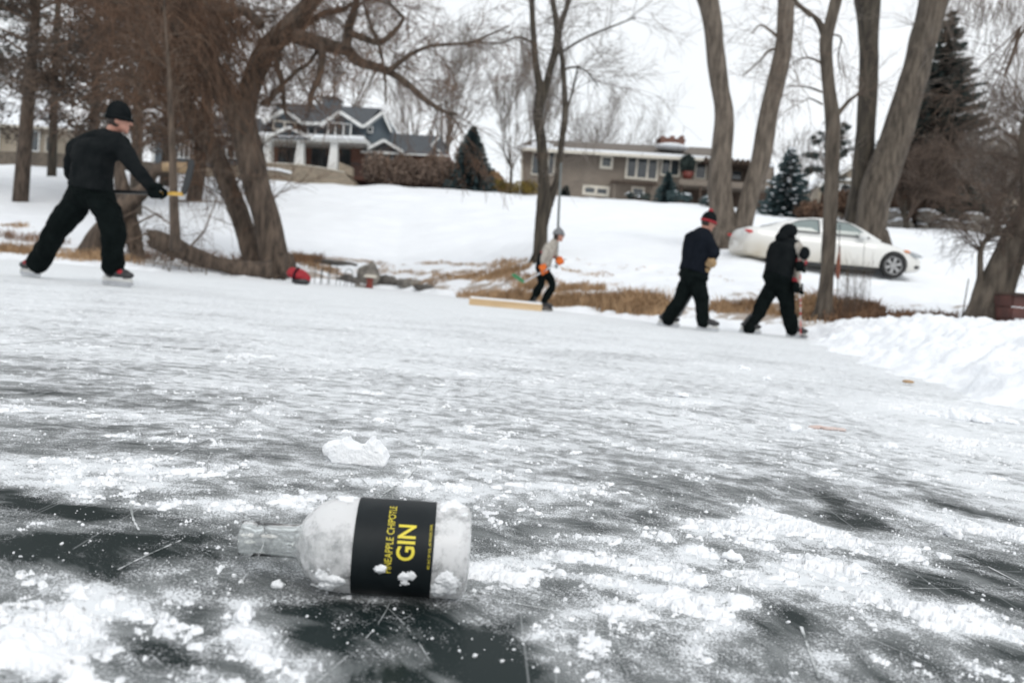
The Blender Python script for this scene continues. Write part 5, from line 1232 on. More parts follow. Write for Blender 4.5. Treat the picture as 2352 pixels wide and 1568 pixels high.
# 1: big skater at the left
Y1 = 8.0
p1, P, HF = make_person('large man in black jacket, black trousers and black beanie skating away at the left', Y1,
    dict(head=(273, 276, 0), neck=(252, 312, .02), chest=(216, 345, .02), pelvis=(208, 436, 0), shL=(176, 343, .16), elL=(162, 396, .3), haL=(200, 430, .48), shR=(277, 335, -.13), elR=(312, 388, -.28), haR=(352, 436, -.33),
         hipL=(186, 452, .03), knL=(128, 532, .1), anL=(84, 612, .3), hipR=(232, 452, -.06), knR=(262, 530, -.14), anR=(257, 618, -.02)),
    fwd=(.75, .66, 0), s=1.06, face=(.93, .30, -.05), cols=dict(jacket=M['black'], trousers=M['black2'], skate=M['skb'], holder=M['skw'], stripe=M['red']),
    radii=dict(tw=.285, td=.20, ua=.092, fa=.066, th=.135, kn=.112, cu=.112, hem=.98), skates=dict(L=(-1, .5, -.03), R=(1, -.15, .02)), hat=dict(m=M['black'], h=.135, low=-.005), seed=1)
h1 = P['haR']; sa = U(262, 441, Y1 - .22); sbb = U(420, 446, Y1 - .42)
ax = (sbb - sa).normalized(); gp1 = U(360, 443, Y1 - .34)
glove(p1, gp1, ax, (0, -.3, 1), P['elR'].lerp(P['haR'], .92), M['black2'], 1.35, .014)
glove(p1, U(214, 440, Y1 + .35), ax, (0, .5, 1), P['elL'].lerp(P['haL'], .9), M['black2'], 1.2, .014)
stick('hockey stick with yellow lower shaft and black blade held level by the large man', U(205, 438, Y1 + .38), sbb, M['dark'], M['dark'], U(437, 402, Y1 - .42) - sbb, 1.12, m_low=M['yellow'])
e = MB(); c = U(433, 399, Y1 - .42); e.ball(c, (.03, .012, .02), None, 10, 6)

# 2: child with grey beanie
Y2 = 13.5
p2, P, HF = make_person('child skating in pointed grey beanie, pale fleece, red belt and orange gloves', Y2,
    dict(head=(1283, 541, 0), neck=(1274, 556, .0), chest=(1263, 570, 0), pelvis=(1247, 612, 0), shL=(1270, 568, .13), elL=(1277, 590, .15), haL=(1288, 600, .02), shR=(1257, 572, -.12), elR=(1247, 596, -.18), haR=(1247, 620, -.16),
         hipL=(1250, 616, .05), knL=(1269, 656, .05), anL=(1249, 696, .02), hipR=(1243, 616, -.05), knR=(1243, 652, -.02), anR=(1222, 690, .05)),
    fwd=(1, .1, -.3), s=.86, face=(1, .15, -.05), cols=dict(jacket=M['fleece'], trousers=M['black2'], skate=M['skb'], holder=M['skb']),
    radii=dict(tw=.15, td=.115, ua=.058, fa=.045, th=.082, kn=.066, cu=.058), skates=dict(L=(1, -.5), R=(1, -.4)), hat=dict(m=M['grey'], h=.10, low=.01, point=True), seed=2, hoodie=True, vox=.010)
mb = MB(); a_, b2 = P['chest'].lerp(P['pelvis'], .30), P['chest'].lerp(P['pelvis'], .42); mb.tube([a_, b2], [.128, .128], 18); mb.build('belt', M['red'], p2, smooth=True)
mb = MB(); chain(mb, [(P['chest'].lerp(P['pelvis'], .5) + V((-.02, 0, 0)), .122), (P['pelvis'] - V((.0, 0, .02)), .132)]); fuse(mb, 'vest', M['black'], p2, vox=.012, it=2)
sA, sB = U(1300, 594, Y2 - .12), U(1204, 648, Y2 - .25); ax = (sB - sA).normalized()
glove(p2, U(1250, 622, Y2 - .19), ax, (-.1, -.5, 1), P['elR'].lerp(P['haR'], .75), M['orange'], 1.15, .016, M['orange']); glove(p2, U(1287, 601, Y2 - .13), ax, (.2, .6, .6), P['elL'].lerp(P['haL'], .75), M['orange'], 1.1, .016, M['orange'])
stick('short hockey stick with a green blade held by the child', sA, sB, M['steel'], M['green'], U(1184, 634, Y2 - .25) - sB, .8)

# 3: man with pompom hat
Y3 = 10.8
p3, P, HF = make_person('man in navy jacket, black trousers and black hat with red band and pompom', Y3,
    dict(head=(1627, 511, 0), neck=(1616, 531, 0), chest=(1605, 556, 0), pelvis=(1592, 632, 0), shL=(1597, 546, .16), elL=(1612, 590, .28), haL=(1628, 606, .1), shR=(1622, 549, -.13), elR=(1641, 580, -.24), haR=(1631, 603, -.16),
         hipL=(1583, 642, .05), knL=(1561, 690, .08), anL=(1530, 738, .2), hipR=(1602, 644, -.05), knR=(1612, 692, -.08), anR=(1614, 744, -.12)),
    fwd=(.8, .5, -.35), s=.95, face=(.95, .25, -.2), cols=dict(jacket=M['navy'], trousers=M['black2'], skate=M['skb'], holder=M['skw']),
    radii=dict(tw=.245, td=.18, ua=.084, fa=.066, th=.118, kn=.098, cu=.092, hem=.92), skates=dict(L=(1, -.2, -.01), R=(1, -.5, .03)), hat=dict(m=M['black'], h=.12, low=-.005, band=M['red'], pom=M['red']), seed=3)
sA, sB = U(1641, 590, Y3 - .27), U(1562, 724, Y3 + .42); ax = (sB - sA).normalized()
glove(p3, U(1631, 603, Y3 - .22), ax, (.5, -.6, .6), P['elR'].lerp(P['haR'], .8), M['tanl'], 1.15, .016, M['tanl']); glove(p3, U(1621, 620, Y3 - .13), ax, (.2, .8, .2), P['elL'].lerp(P['haL'], .8), M['tanl'], 1.2, .016)
stick('grey hockey stick slanting down between the legs of the man in the pompom hat', sA, sB, M['grey'], M['dark'], V((-.35, 1, 0)), .85)

# 4: bent skater right
Y4 = 11.1
p4, P, HF = make_person('bent-over skater in black hood, black vest and pale sleeves before the white car', Y4,
    dict(head=(1812, 536, .02), neck=(1808, 556, 0), chest=(1798, 578, 0), pelvis=(1786, 640, 0), shL=(1808, 562, .15), elL=(1828, 610, .2), haL=(1832, 652, .0), shR=(1825, 564, -.13), elR=(1845, 582, -.24), haR=(1838, 612, -.2),
         hipL=(1776, 652, .05), knL=(1748, 706, .08), anL=(1719, 758, .1), hipR=(1798, 652, -.05), knR=(1809, 706, -.06), anR=(1820, 762, .0)),
    fwd=(.85, .4, -.35), s=.93, face=(.9, .2, -.45), cols=dict(jacket=M['black'], trousers=M['black2'], skate=M['skb'], holder=M['skw']),
    radii=dict(tw=.245, td=.185, ua=.08, fa=.058, th=.115, kn=.095, cu=.088, hem=.95), skates=dict(L=(1, -.4, -.02), R=(1, -.6, .02)), hat=dict(m=M['black'], h=.1, low=-.04), seed=4, sleeves=M['fleece'])
hc_ = P['head']; mb = MB(); mb.ball(hc_ - HF.col[1] * .03 + HF.col[2] * .0, (.108, .112, .125), HF, 18, 12); mb.ball(hc_ - HF.col[1] * .05 - HF.col[2] * .10, (.10, .09, .10), HF, 14, 9); fuse(mb, 'hood', M['black'], p4, vox=.012, it=2, nz=.006, nsc=12)
mb = MB(); mb.ball(P['elR'] + V((.01, -.015, 0)), (.075, .075, .095), None, 12, 8); mb.build('elbow_pad', M['black'], p4, smooth=True)
sA, sB = U(1838, 596, Y4 - .26), U(1839, 770, Y4 - .2); ax = (sB - sA).normalized()
glove(p4, U(1838, 612, Y4 - .255), ax, (-.3, -.8, .1), P['elR'].lerp(P['haR'], .75), M['black2'], 1.35, .017, M['red']); glove(p4, U(1835, 662, Y4 - .235), ax, (-.6, -.5, 0), U(1822, 650, Y4 - .1), M['black2'], 1.3, .017, M['red'])
stick('hockey stick with red and white tape held upright by the bent-over skater', sA, sB, mat('taped_shaft', (.6, .58, .55), (.5, .03, .03), sc=9, rough=.5, lo=.48, hi=.52), M['dark'], V((.3, .95, 0)), .7)
# ------------------------------------------------------------------ the bottle
gl = bpy.data.materials.new('frosted_bottle_glass'); gl.use_nodes = True; t = gl.node_tree; b = t.nodes['Principled BSDF']; lk = t.links.new
b.inputs['Base Color'].default_value = (.97, .985, .98, 1); b.inputs['Transmission Weight'].default_value = 1; b.inputs['Roughness'].default_value = .03; b.inputs['IOR'].default_value = 1.48
b2 = nd(t, 'ShaderNodeBsdfPrincipled'); b2.inputs['Base Color'].default_value = (.93, .935, .945, 1); b2.inputs['Roughness'].default_value = .6; b2.inputs['Transmission Weight'].default_value = .25
tcn = nd(t, 'ShaderNodeTexCoord'); n1_ = nzn(70, 8, .72); n2_ = nzn(14, 4, .6)
sx = nd(t, 'ShaderNodeSeparateXYZ'); lk(tcn.outputs['Object'], sx.inputs[0])
bx_ = nd(t, 'ShaderNodeMapRange'); bx_.inputs['From Min'].default_value = .172; bx_.inputs['From Max'].default_value = .195; bx_.inputs['To Min'].default_value = .0; bx_.inputs['To Max'].default_value = -.55; lk(sx.outputs[0], bx_.inputs['Value'])
fr = nd(t, 'ShaderNodeMapRange'); fr.interpolation_type = 'SMOOTHSTEP'; fr.inputs['From Min'].default_value = .72; fr.inputs['From Max'].default_value = 1.12; fr.inputs['To Max'].default_value = .8
lk(mth('ADD', mth('ADD', n1_, n2_), bx_.outputs[0]), fr.inputs['Value'])
ms = nd(t, 'ShaderNodeMixShader'); lk(fr.outputs[0], ms.inputs[0]); lk(b.outputs[0], ms.inputs[1]); lk(b2.outputs[0], ms.inputs[2]); lk(ms.outputs[0], t.nodes['Material Output'].inputs[0])
RB = .05
pb, pn = G(1077, 1266, RB), G(554, 1235, RB)
L_ = (pn - pb).length; ax = (pn - pb).normalized()
bottle = thing('bottle', (pb.x, pb.y, 0), 'clear glass gin bottle with a black label lying on its side on the ice', 'bottle')
# local frame: x along the axis from base to mouth, z up, y away from the camera
Bm = Matrix((ax, V((0, 0, 1)).cross(ax).normalized(), V((0, 0, 1)))).transposed()
def BP(x, r, a):   # a: angle from the upward direction, positive towards the camera
    side_ = Bm.col[1]; sgn = 1 if side_.y < 0 else -1
    return pb + ax * x + V((0, 0, 1)) * (r * math.cos(a)) + side_ * (sgn * r * math.sin(a))
k_ = L_ / .245
PR = [(0, .0), (0, .030), (.001, .041), (.004, .047), (.009, .0497), (.016, .05), (.122, .05), (.134, .0497), (.145, .0485), (.155, .0458), (.163, .0418), (.170, .0365), (.176, .030), (.1805, .0235), (.184, .0190), (.189, .0178), (.2265, .0174), (.2272, .0180), (.228, .0186), (.2435, .0186), (.2447, .0181), (.245, .0172), (.2447, .0162), (.243, .0157), (.195, .0155), (.186, .0162), (.1825, .0178), (.179, .020), (.174, .027), (.168, .0335), (.161, .0387), (.153, .0427), (.143, .0453), (.130, .0467), (.02, .0468), (.012, .044), (.011, .03), (.011, 0)]
n = 72
def lathe(PR, name, m_, parent, smooth=True, arc=None, jit=None):
    mb = MB(); vv = []; ff = []
    for (x, r) in PR:
        for k in range(n):
            a = 2 * math.pi * k / n; rr_ = r
            if jit: rr_ = r * jit(x, a)
            vv.append(BP(x * k_, rr_, a))
    for i in range(len(PR) - 1):
        for k in range(n): k2 = (k + 1) % n; ff.append((i * n + k, (i + 1) * n + k, (i + 1) * n + k2, i * n + k2))
    mb.add(vv, ff); o = mb.build(name, m_, parent, smooth=smooth); return o
# the glass keeps an unrotated object space, so give it its own local axis coordinates through a rotated object
gmb = lathe(PR, 'glass', gl, bottle)
me = gmb.data; Q = Bm.to_4x4(); inv = Q.inverted()
for v in me.vertices: v.co = inv @ (v.co + V(bottle.location) - pb)
gmb.matrix_local = Matrix.Translation(pb - V(bottle.location)) @ Q
bmm = bmesh.new(); bmm.from_mesh(me); bmesh.ops.remove_doubles(bmm, verts=bmm.verts, dist=1e-5); bmesh.ops.recalc_face_normals(bmm, faces=bmm.faces); bmm.to_mesh(me); bmm.free()
# snow packed inside
def jit(x, a): return 1 - .13 * (1 + mn.fractal(V((x * 70, math.cos(a) * 4, math.sin(a) * 4)), 1, 2, 4))
PI_ = [(.016, .0), (.0165, .03), (.02, .0425)] + [(x, .0450) for x in np.linspace(.026, .130, 26)] + [(.142, .0430), (.152, .0400), (.160, .0355), (.167, .0295), (.173, .0225), (.177, .013), (.180, .0)]
M['insnow'] = mat('snow_in_bottle', (.93, .93, .935), (.66, .665, .68), rough=.7, sc=42, det=6, bump=.002, bsc=160, lo=.36, hi=.58)
lathe(PI_, 'snow_inside', M['insnow'], bottle, jit=jit)
# label
M['label'] = mat('label_black', (.010, .014, .016), (.006, .009, .011), rough=.5, sc=40, spec=.22)
X0, X1 = .0395, .1225
mb = MB(); vv = []; ff = []; na = 64; a0, a1 = R(-150), R(150)
for i, x in enumerate(np.linspace(X0, X1, 12)):
    for k in range(na + 1): vv.append(BP(x * k_, RB + .0006, a0 + (a1 - a0) * k / na))
for i in range(11):
    for k in range(na): ff.append((i * (na + 1) + k, (i + 1) * (na + 1) + k, (i + 1) * (na + 1) + k + 1, i * (na + 1) + k + 1))
mb.add(vv, ff); lab = mb.build('label', M['label'], bottle, smooth=True)
M['yel'] = mat('yellow_print', (.78, .66, .06), (.72, .60, .05), rough=.5)
M['faint'] = mat('embossed_print', (.022, .027, .029), (.018, .022, .024), rough=.3)
def wrap(txt, xc, size, m_, ac, wid, bold=0.0, name='lettering', sx_=1.0, spacing=1.0):
    """text that reads round the bottle, tops of the letters towards the neck"""
    cu = bpy.data.curves.new('t', 'FONT'); cu.body = txt; cu.size = size; cu.align_x = 'CENTER'; cu.align_y = 'CENTER'; cu.offset = bold; cu.space_character = spacing; cu.resolution_u = 6
    to = bpy.data.objects.new('t', cu); col.objects.link(to); dg = bpy.context.evaluated_depsgraph_get()
    me = bpy.data.meshes.new_from_object(to.evaluated_get(dg)); bpy.data.objects.remove(to)
    bm = bmesh.new(); bm.from_mesh(me)
    xs1 = [v.co.x for v in bm.verts]; xm = (max(xs1) + min(xs1)) / 2; sx_ = wid / (max(xs1) - min(xs1))
    for k in range(1, 60): bmesh.ops.bisect_plane(bm, geom=bm.verts[:] + bm.edges[:] + bm.faces[:], plane_co=(min(xs1) + (max(xs1) - min(xs1)) * k / 60, 0, 0), plane_no=(1, 0, 0))
    for v in bm.verts:
        tx, ty = (v.co.x - xm) * sx_, v.co.y
        v.co = BP((xc + ty) * k_, RB + .0010, ac - tx / RB) - V(wl(lab))
    bm.to_mesh(me); bm.free(); me.materials.clear(); me.materials.append(m_)
    o = bpy.data.objects.new(name, me); col.objects.link(o); o.parent = lab; return o
AC = R(66)
wrap('GIN', .0672, .0255, M['yel'], AC - R(1), .036, bold=.00045, spacing=1.0)
wrap('PINEAPPLE CHIPOTLE', .0848, .0108, M['yel'], AC - R(7), .074, bold=.0, spacing=1.0)
wrap('45% ALC. BY VOL. (90 PROOF) 750ML', .0435, .0036, M['yel'], AC + R(2), .046)
# snow stuck on the bottle
def clump(name, c, r, m_, parent=None, seed=0, lab_=None, cat=None, grp=None, amp=.45, fr=2.2, nu=18, nv=12, loc=None, kind=None, fine=0):
    mb = MB(); mb.ball((0, 0, 0), (1, 1, 1), None, nu, nv)
    r = V(r) if hasattr(r, '__len__') else V((r, r, r)); o_ = []
    for q in mb.v:
        q = V(q); k = 1 + amp * mn.fractal(q * fr + V((seed * 3.1, seed, 0)), 1, 2, 4) + fine * mn.fractal(q * 7 + V((seed, 0, 0)), .6, 2, 4); p = V((q.x * r.x, q.y * r.y, q.z * r.z)) * k; o_.append(tuple(p + V(c)))
    mb.v = o_; o = mb.build(name, m_, parent, smooth=True, loc=c if parent is None else None)
    if parent is None: tag(o, lab_, cat, grp)
    return o
rng = random.Random(9)
def crust(name, xa, xb, aa_, ab, th_, seed):
    mb = MB(); vv = []; ff = []; hh = []; nx, na_ = 60, 60
    for i in range(nx + 1):
        for k in range(na_ + 1):
            u, v_ = i / nx, k / na_; a = aa_ + (ab - aa_) * v_; x = xa + (xb - xa) * u
            ed = min(1, 2.6 * min(u, 1 - u)) * min(1, 2.6 * min(v_, 1 - v_)); h_ = th_ * (ed * 1.0 - .55 + .75 * mn.fractal(V((x * 75 + seed, a * 3.6, seed)), .9, 2, 5)); h_ = max(h_, -.0012); hh.append(h_)
            vv.append(BP(x * k_, RB + h_, a))
    for i in range(nx):
        for k in range(na_):
            q4 = (i * (na_ + 1) + k, (i + 1) * (na_ + 1) + k, (i + 1) * (na_ + 1) + k + 1, i * (na_ + 1) + k + 1)
            if max(hh[z_] for z_ in q4) > -.0004: ff.append(q4)
    mb.add(vv, ff); return mb.build(name, M['snow'], bottle, smooth=True)
crust('snow_crust', .000, .046, R(-35), R(25), .006, 1); crust('snow_crust', -.001, .050, R(88), R(150), .0045, 5); crust('snow_crust', .048, .085, R(90), R(130), .0022, 9); crust('snow_crust', .12, .15, R(-22), R(12), .0035, 14); crust('snow_crust', .125, .165, R(100), R(150), .004, 19)
clump('snow_crumb', BP(.092 * k_, RB + .001, R(97)), (.0065, .003, .0042), M['snow'], lab, 5)

# ------------------------------------------------------------------ snow chunk and lumps on the ice
c = G(826, 1058); cw = (G(893, 1058) - G(760, 1058)).length
prf = [(-.42, .0), (-.5, .10), (-.49, .22), (-.40, .31), (-.33, .33), (-.27, .42), (-.22, .33), (-.05, .27), (.06, .28), (.12, .38), (.15, .36), (.19, .48), (.23, .36), (.28, .40), (.33, .30), (.44, .22), (.46, .13), (.5, .08), (.48, .0), (.2, -.01), (-.2, -.01)]
mb = MB()
q = [c + V((x * cw, 0, max(0, z) * cw)) for x, z in prf]
for yy, sc_, zc in ((-.02, 1, 1), (.0, .98, .97), (.025, .94, .86)):
    mb.poly([c + V((x * cw * sc_, yy - .012, max(-.002, z * zc * cw))) for x, z in prf], (0, .026, 0))
mb.ball(c + V((-.045, .03, .008)), (cw * .3, .025, .022), None, 16, 8)
o = fuse(mb, 'snow_chunk', M['snow'], None, vox=.0022, it=2, nz=.0013, nsc=120, loc=c); tag(o, 'broken slab of packed snow with two peaks, alone on the ice beyond the bottle', 'snow chunk')
LM = [(2188, 1212, 26, 24, 'pointed snow cone near the right edge of the ice'), (1284, 1118, 17, 13, 'rounded snow lump on the ice above and right of the bottle base'), (1317, 1036, 11, 8, 'small snow lump by the far snow dust, right of centre'),
      (1113, 1035, 9, 8, 'tiny snow lump right of the broken slab'), (1212, 1078, 12, 8, 'low snow lump between the broken slab and the rounded lump'), (803, 848, 9, 6, 'tiny snow lump far out on the grey ice'),
      (634, 1332, 16, 20, 'snow ball standing at the tip of the drift below the bottle neck'), (1793, 1308, 11, 12, 'small snow ball left of the long drift on the right'), (1680, 1268, 24, 20, 'tilted wedge of snow at the end of a ridge'), (1605, 1322, 28, 26, 'big soft snow lump above the long crumbled ridge'),
      (2200, 945, 28, 22, 'largest snow boulder at the foot of the shovelled bank'), (2255, 958, 30, 15, 'low wide snow boulder at the foot of the shovelled bank'), (2140, 945, 20, 11, 'small snow boulder at the left of the bank foot'), (2318, 963, 24, 11, 'snow boulder at the right end of the bank foot'),
      (1822, 978, 21, 15, 'snow block beside the reddish stain on the ice'), (2050, 1018, 19, 15, 'snow block right of the reddish stain'), (1708, 842, 14, 8, 'far snow lump in front of the bent-over skater'), (1762, 866, 13, 8, 'far snow lump nearer than the one before the bent-over skater'),
      (1565, 903, 18, 10, 'low white mound on the streaked ice right of centre'), (870, 960, 16, 9, 'low mound of loose snow above the broken slab'), (1560, 1380, 26, 20, 'rounded end of the thick crumbled snow ridge'),
      (560, 1400, 36, 28, 'large soft snow heap below the bottle neck'), (1965, 1300, 26, 15, 'rough lump on the long low drift left of the scratch line'), (1905, 1250, 14, 9, 'small rough lump above the long low drift')]
for i, (x, y, rw, rh, lb) in enumerate(LM):
    c = G(x, y + rh * .8); k = c.y / FPX; rr_ = random.Random(i * 5 + 1); a_, h_ = rw * k, rh * k
    mb = MB(); mb.ball(c + V((0, 0, h_ * .35)), (a_ * .75, a_ * .6, h_ * .6), Matrix.Rotation(rr_.uniform(0, 3), 3, 'Z'), 12, 8)
    for q in range(9):
        an = rr_.uniform(0, 6.28); d_ = rr_.uniform(.3, .85); s1_ = rr_.uniform(.22, .45); ht_ = rr_.uniform(.1, 1.1) * (1.15 - d_)
        mb.ball(c + V((math.cos(an) * a_ * d_, math.sin(an) * a_ * d_ * .8, h_ * ht_)), (a_ * s1_, a_ * s1_ * rr_.uniform(.6, 1), h_ * s1_ * rr_.uniform(.9, 1.5)), Matrix.Rotation(rr_.uniform(0, 3), 3, 'Z'), 8, 6)
    o = fuse(mb, 'snow_lump', M['snow'], None, vox=max(.0016, a_ * .07), it=1, nz=a_ * .16, nsc=1.6 / a_, loc=c, seed=i); tag(o, lb, 'snow lump', 'lumps of snow scattered on the ice')
rng = random.Random(77)
mb = MB()
for i in range(4500):
    Y = math.exp(rng.uniform(math.log(.7), math.log(8))); X = rng.uniform(-.72, .72) * Y; k = rng.random()
    r0 = (.0005 + .0017 * k ** 6) * (1 + .3 * Y)
    bb = MB(); mb.ball((X, Y, r0 * .4), (r0 * rng.uniform(.7, 1.5), r0 * rng.uniform(.7, 1.4), r0 * rng.uniform(.6, 1.2)), Matrix.Rotation(rng.uniform(0, 3), 3, 'Z') @ Matrix.Rotation(rng.uniform(-.6, .6), 3, 'X'), 5, 3)
tag(mb.build('snow_crumbs', M['snow'], None, smooth=False), kind='stuff')

# ------------------------------------------------------------------ skate cuts in the ice
M['cut'] = mat('skate_cut', (.60, .62, .63), (.25, .27, .27), rough=.6, sc=30, lo=.4, hi=.55)
rng = random.Random(5); mb = MB()
def cut(P_, wd, gap=.12):
    Q = []
    n_ = len(P_)
    for i in range(n_ - 1):
        p0, p1, p2, p3 = P_[max(0, i - 1)], P_[i], P_[i + 1], P_[min(n_ - 1, i + 2)]
        for j in range(10):
            t_ = j / 10; Q.append(p1 * 1.0 + (p2 - p0) * .5 * t_ + (p0 - p1 * 2.5 + p2 * 2 - p3 * .5) * t_ * t_ + (p1 * 1.5 - p0 * .5 - p2 * 1.5 + p3 * .5) * t_ ** 3)
    for a, b3 in zip(Q, Q[1:]):
        if rng.random() < gap: continue
        d = (b3 - a).normalized(); s_ = V((-d.y, d.x, 0)) * wd * rng.uniform(.4, 1.2); z = V((0, 0, .0012))
        mb.add([a - s_ + z, b3 - s_ + z, b3 + s_ + z, a + s_ + z], [(0, 1, 2, 3)])
for pts, wd in (([(1800, 1062), (1900, 1110), (2020, 1175), (2150, 1240), (2352, 1345), (2480, 1410)], .0013), ([(1085, 1162), (1170, 1165), (1270, 1160), (1340, 1158)], .0009), ([(880, 1135), (925, 1105), (960, 1065), (980, 1010)], .0028), ([(370, 1062), (430, 1030), (520, 992)], .002), ([(0, 792), (130, 782), (270, 770)], .008),
                ([(300, 1150), (305, 1190), (320, 1220)], .0016), ([(270, 1310), (340, 1275), (420, 1240)], .001), ([(1690, 1390), (1700, 1330), (1705, 1290)], .0014), ([(1600, 1430), (1660, 1390), (1700, 1372)], .0018), ([(1840, 1440), (1860, 1500), (1885, 1568)], .0018), ([(1780, 1265), (1840, 1262), (1895, 1240)], .0010), ([(820, 1090), (880, 1150), (900, 1160)], .0012), ([(1290, 1440), (1400, 1452), (1470, 1470)], .001), ([(1100, 1360), (1180, 1385), (1260, 1400)], .0014), ([(1300, 1000), (1350, 985), (1440, 990)], .002), ([(1560, 1065), (1700, 1085), (1850, 1120)], .0013), ([(980, 930), (1100, 905), (1130, 880)], .002), ([(0, 1392), (90, 1400), (180, 1440)], .0014)):
    cut([G(x, y) for x, y in pts], wd, .06)
for k in range(110):
    Y = math.exp(rng.uniform(math.log(.85), math.log(5))); X = rng.uniform(-.65, .65) * Y; a = rng.choice((.1, -.15, .25, -.7, -.9, 1.2)) + rng.uniform(-.25, .25); L_c = rng.uniform(.15, .9) * Y ** .5; cu = rng.uniform(-2.6, 2.6)
    p = V((X, Y, 0)); pts = [p]
    for j in range(4): p = p + V((math.cos(a), math.sin(a), 0)) * L_c / 4; a += cu * L_c / 4; pts.append(p)
    cut(pts, .00045 * Y ** .8 * rng.uniform(.5, 1.2), .2)
tag(mb.build('skate_marks', M['cut'], None), kind='stuff')

# ------------------------------------------------------------------ shore furniture
def tuft(mb, c, Rr, H, n, rng, lean=.6):
    for k in range(n):
        a = rng.uniform(0, 6.283); rr_ = Rr * math.sqrt(rng.random()); p = c + V((math.cos(a) * rr_, math.sin(a) * rr_, 0)); p.z = ground(p.x, p.y) - .01 if p.y > 9 else c.z
        p.z = max(p.z, 0)
        d = V((rng.uniform(-1, 1), rng.uniform(-1, 1), 0)) * lean; h_ = H * rng.uniform(.5, 1.15); w_ = .006
        m1 = p + V((0, 0, h_ * .6)) + d * h_ * .35; m2_ = p + V((0, 0, h_ * rng.uniform(.45, 1))) + d * h_
        s_ = V((rng.uniform(-1, 1), rng.uniform(-1, 1), 0)).normalized() * w_
        mb.add([p - s_, p + s_, m1 + s_, m1 - s_, m2_], [(0, 1, 2, 3), (3, 2, 4)])
rng = random.Random(21); mb = MB()
def row(x0, y0, x1, y1, n, Rr, H, per, Yj=.2):
    for k in range(n):
        u = (k + rng.random()) / n; px = x0 + (x1 - x0) * u; py = y0 + (y1 - y0) * u
        # find the depth on the shore whose ground shows at this row
        Yb = None
        for Y in np.linspace(10.5, 27, 100):
            p = onG(px, py, Y); yy = 661 + .09 * (px - 1176) - (p.z - CAM_H) * FPX / Y
            if yy <= py: Yb = Y; break
        if Yb is None: continue
        p = onG(px, py, Yb + rng.uniform(-Yj, Yj)); tuft(mb, p, Rr * rng.uniform(.6, 1.4), H * rng.uniform(.6, 1.3), per, rng)
row(1068, 682, 1230, 692, 22, .22, .2, 110); row(1265, 698, 1410, 704, 24, .24, .26, 120); row(1400, 708, 1520, 722, 26, .28, .34, 150); row(1440, 704, 1510, 708, 10, .3, .38, 120)
row(1275, 660, 1385, 668, 12, .24, .16, 80); row(1110, 640, 1200, 622, 14, .3, .22, 90); row(1190, 660, 1250, 662, 8, .3, .2, 80); row(1140, 610, 1190, 612, 6, .3, .2, 80); row(1000, 640, 1100, 640, 12, .25, .14, 60)
row(860, 650, 1010, 652, 12, .25, .12, 50); row(1635, 715, 1700, 716, 9, .25, .26, 100); row(1700, 712, 1890, 735, 16, .25, .2, 70); row(1840, 700, 1900, 715, 6, .3, .35, 100); row(0, 578, 80, 580, 8, .4, .2, 110); row(120, 590, 300, 600, 14, .35, .25, 90)
row(690, 600, 780, 632, 14, .35, .16, 70); row(650, 592, 720, 600, 10, .4, .3, 60); row(940, 600, 1010, 610, 6, .2, .08, 40); row(1290, 620, 1400, 640, 10, .2, .07, 30); row(0, 520, 60, 520, 4, .3, .15, 60)
row(700, 590, 900, 610, 26, .22, .1, 30); row(900, 600, 1120, 612, 26, .22, .1, 30); row(820, 625, 1060, 632, 26, .22, .1, 34); row(1060, 630, 1230, 650, 20, .28, .16, 60); row(1400, 655, 1500, 690, 8, .15, .06, 24); row(1290, 600, 1700, 650, 14, .12, .05, 16); row(640, 575, 760, 585, 10, .2, .1, 30)
tag(mb.build('dry_grass', M['straw'], None), kind='stuff')
mb = MB()
row(1900, 735, 2170, 748, 44, .30, .22, 110); row(1860, 700, 2000, 720, 14, .3, .3, 110); row(1950, 712, 2000, 725, 10, .3, .25, 90); row(560, 608, 730, 600, 30, .4, .3, 90); row(0, 545, 130, 560, 8, .5, .3, 60); row(300, 590, 560, 600, 16, .4, .3, 30); row(1110, 625, 1250, 650, 12, .3, .15, 40)
tag(mb.build('dead_weeds', M['weed'], None), kind='stuff')
wd = thing('weed_stalks', onG(1955, 705, 12.6), 'clump of tall dry brown stalks standing between the slender tree and the car wheel', 'plant')
tw = MB(); rng = random.Random(4)
for k in range(60):
    p = onG(rng.uniform(1918, 1995), 700, 12.6 + rng.uniform(-.3, .3)); branch(tw, p, V((rng.uniform(-.2, .2), rng.uniform(-.1, .1), 1)), rng.uniform(.4, .95), .005, 1 if k % 3 else 0, rng, kids=3, wig=.06, spread=.35, rmin=.0025, ratio=.3)
tw.build('stalks', M['twig'], wd)
orn = thing('garden_stake', onG(1925, 660, 17), 'narrow rust-red metal ornament on a thin rod beside the slender tree', 'ornament')
mb = MB(); mb.tube([U(1923, 690, 17), U(1929, 515, 17)], [.012, .01], 6); mb.build('rod', M['dark'], orn)
mb = MB(); mb.tube([U(1925, 640, 17), U(1924, 630, 17), U(1926, 600, 17), U(1928, 580, 17), U(1929, 565, 17)], [.035, .05, .045, .02, .01], 8); mb.build('ornament', mat('rust', (.20, .065, .035), (.12, .04, .025), sc=9), orn, smooth=True)
o = MB().tube([onG(1280, 600, 19.6) - V((0, 0, .2)), U(1284, 470, 19.6), U(1289, 374, 19.6)], [.035, .03, .022], 8).build('metal_pole', mat('pole_grey', (.16, .18, .18), rough=.5), None, smooth=True, loc=onG(1280, 600, 19.6)); tag(o, 'thin grey metal pole rising behind the child\'s beanie', 'pole')
o = MB().tube([onG(2207, 735, 12) - V((0, 0, .2)), U(2225, 640, 12)], [.014, .008], 6).build('wooden_stake', M['twig'], None, loc=onG(2207, 735, 12)); tag(o, 'thin leaning stick in the snow left of the crooked multi-stemmed tree', 'stake')
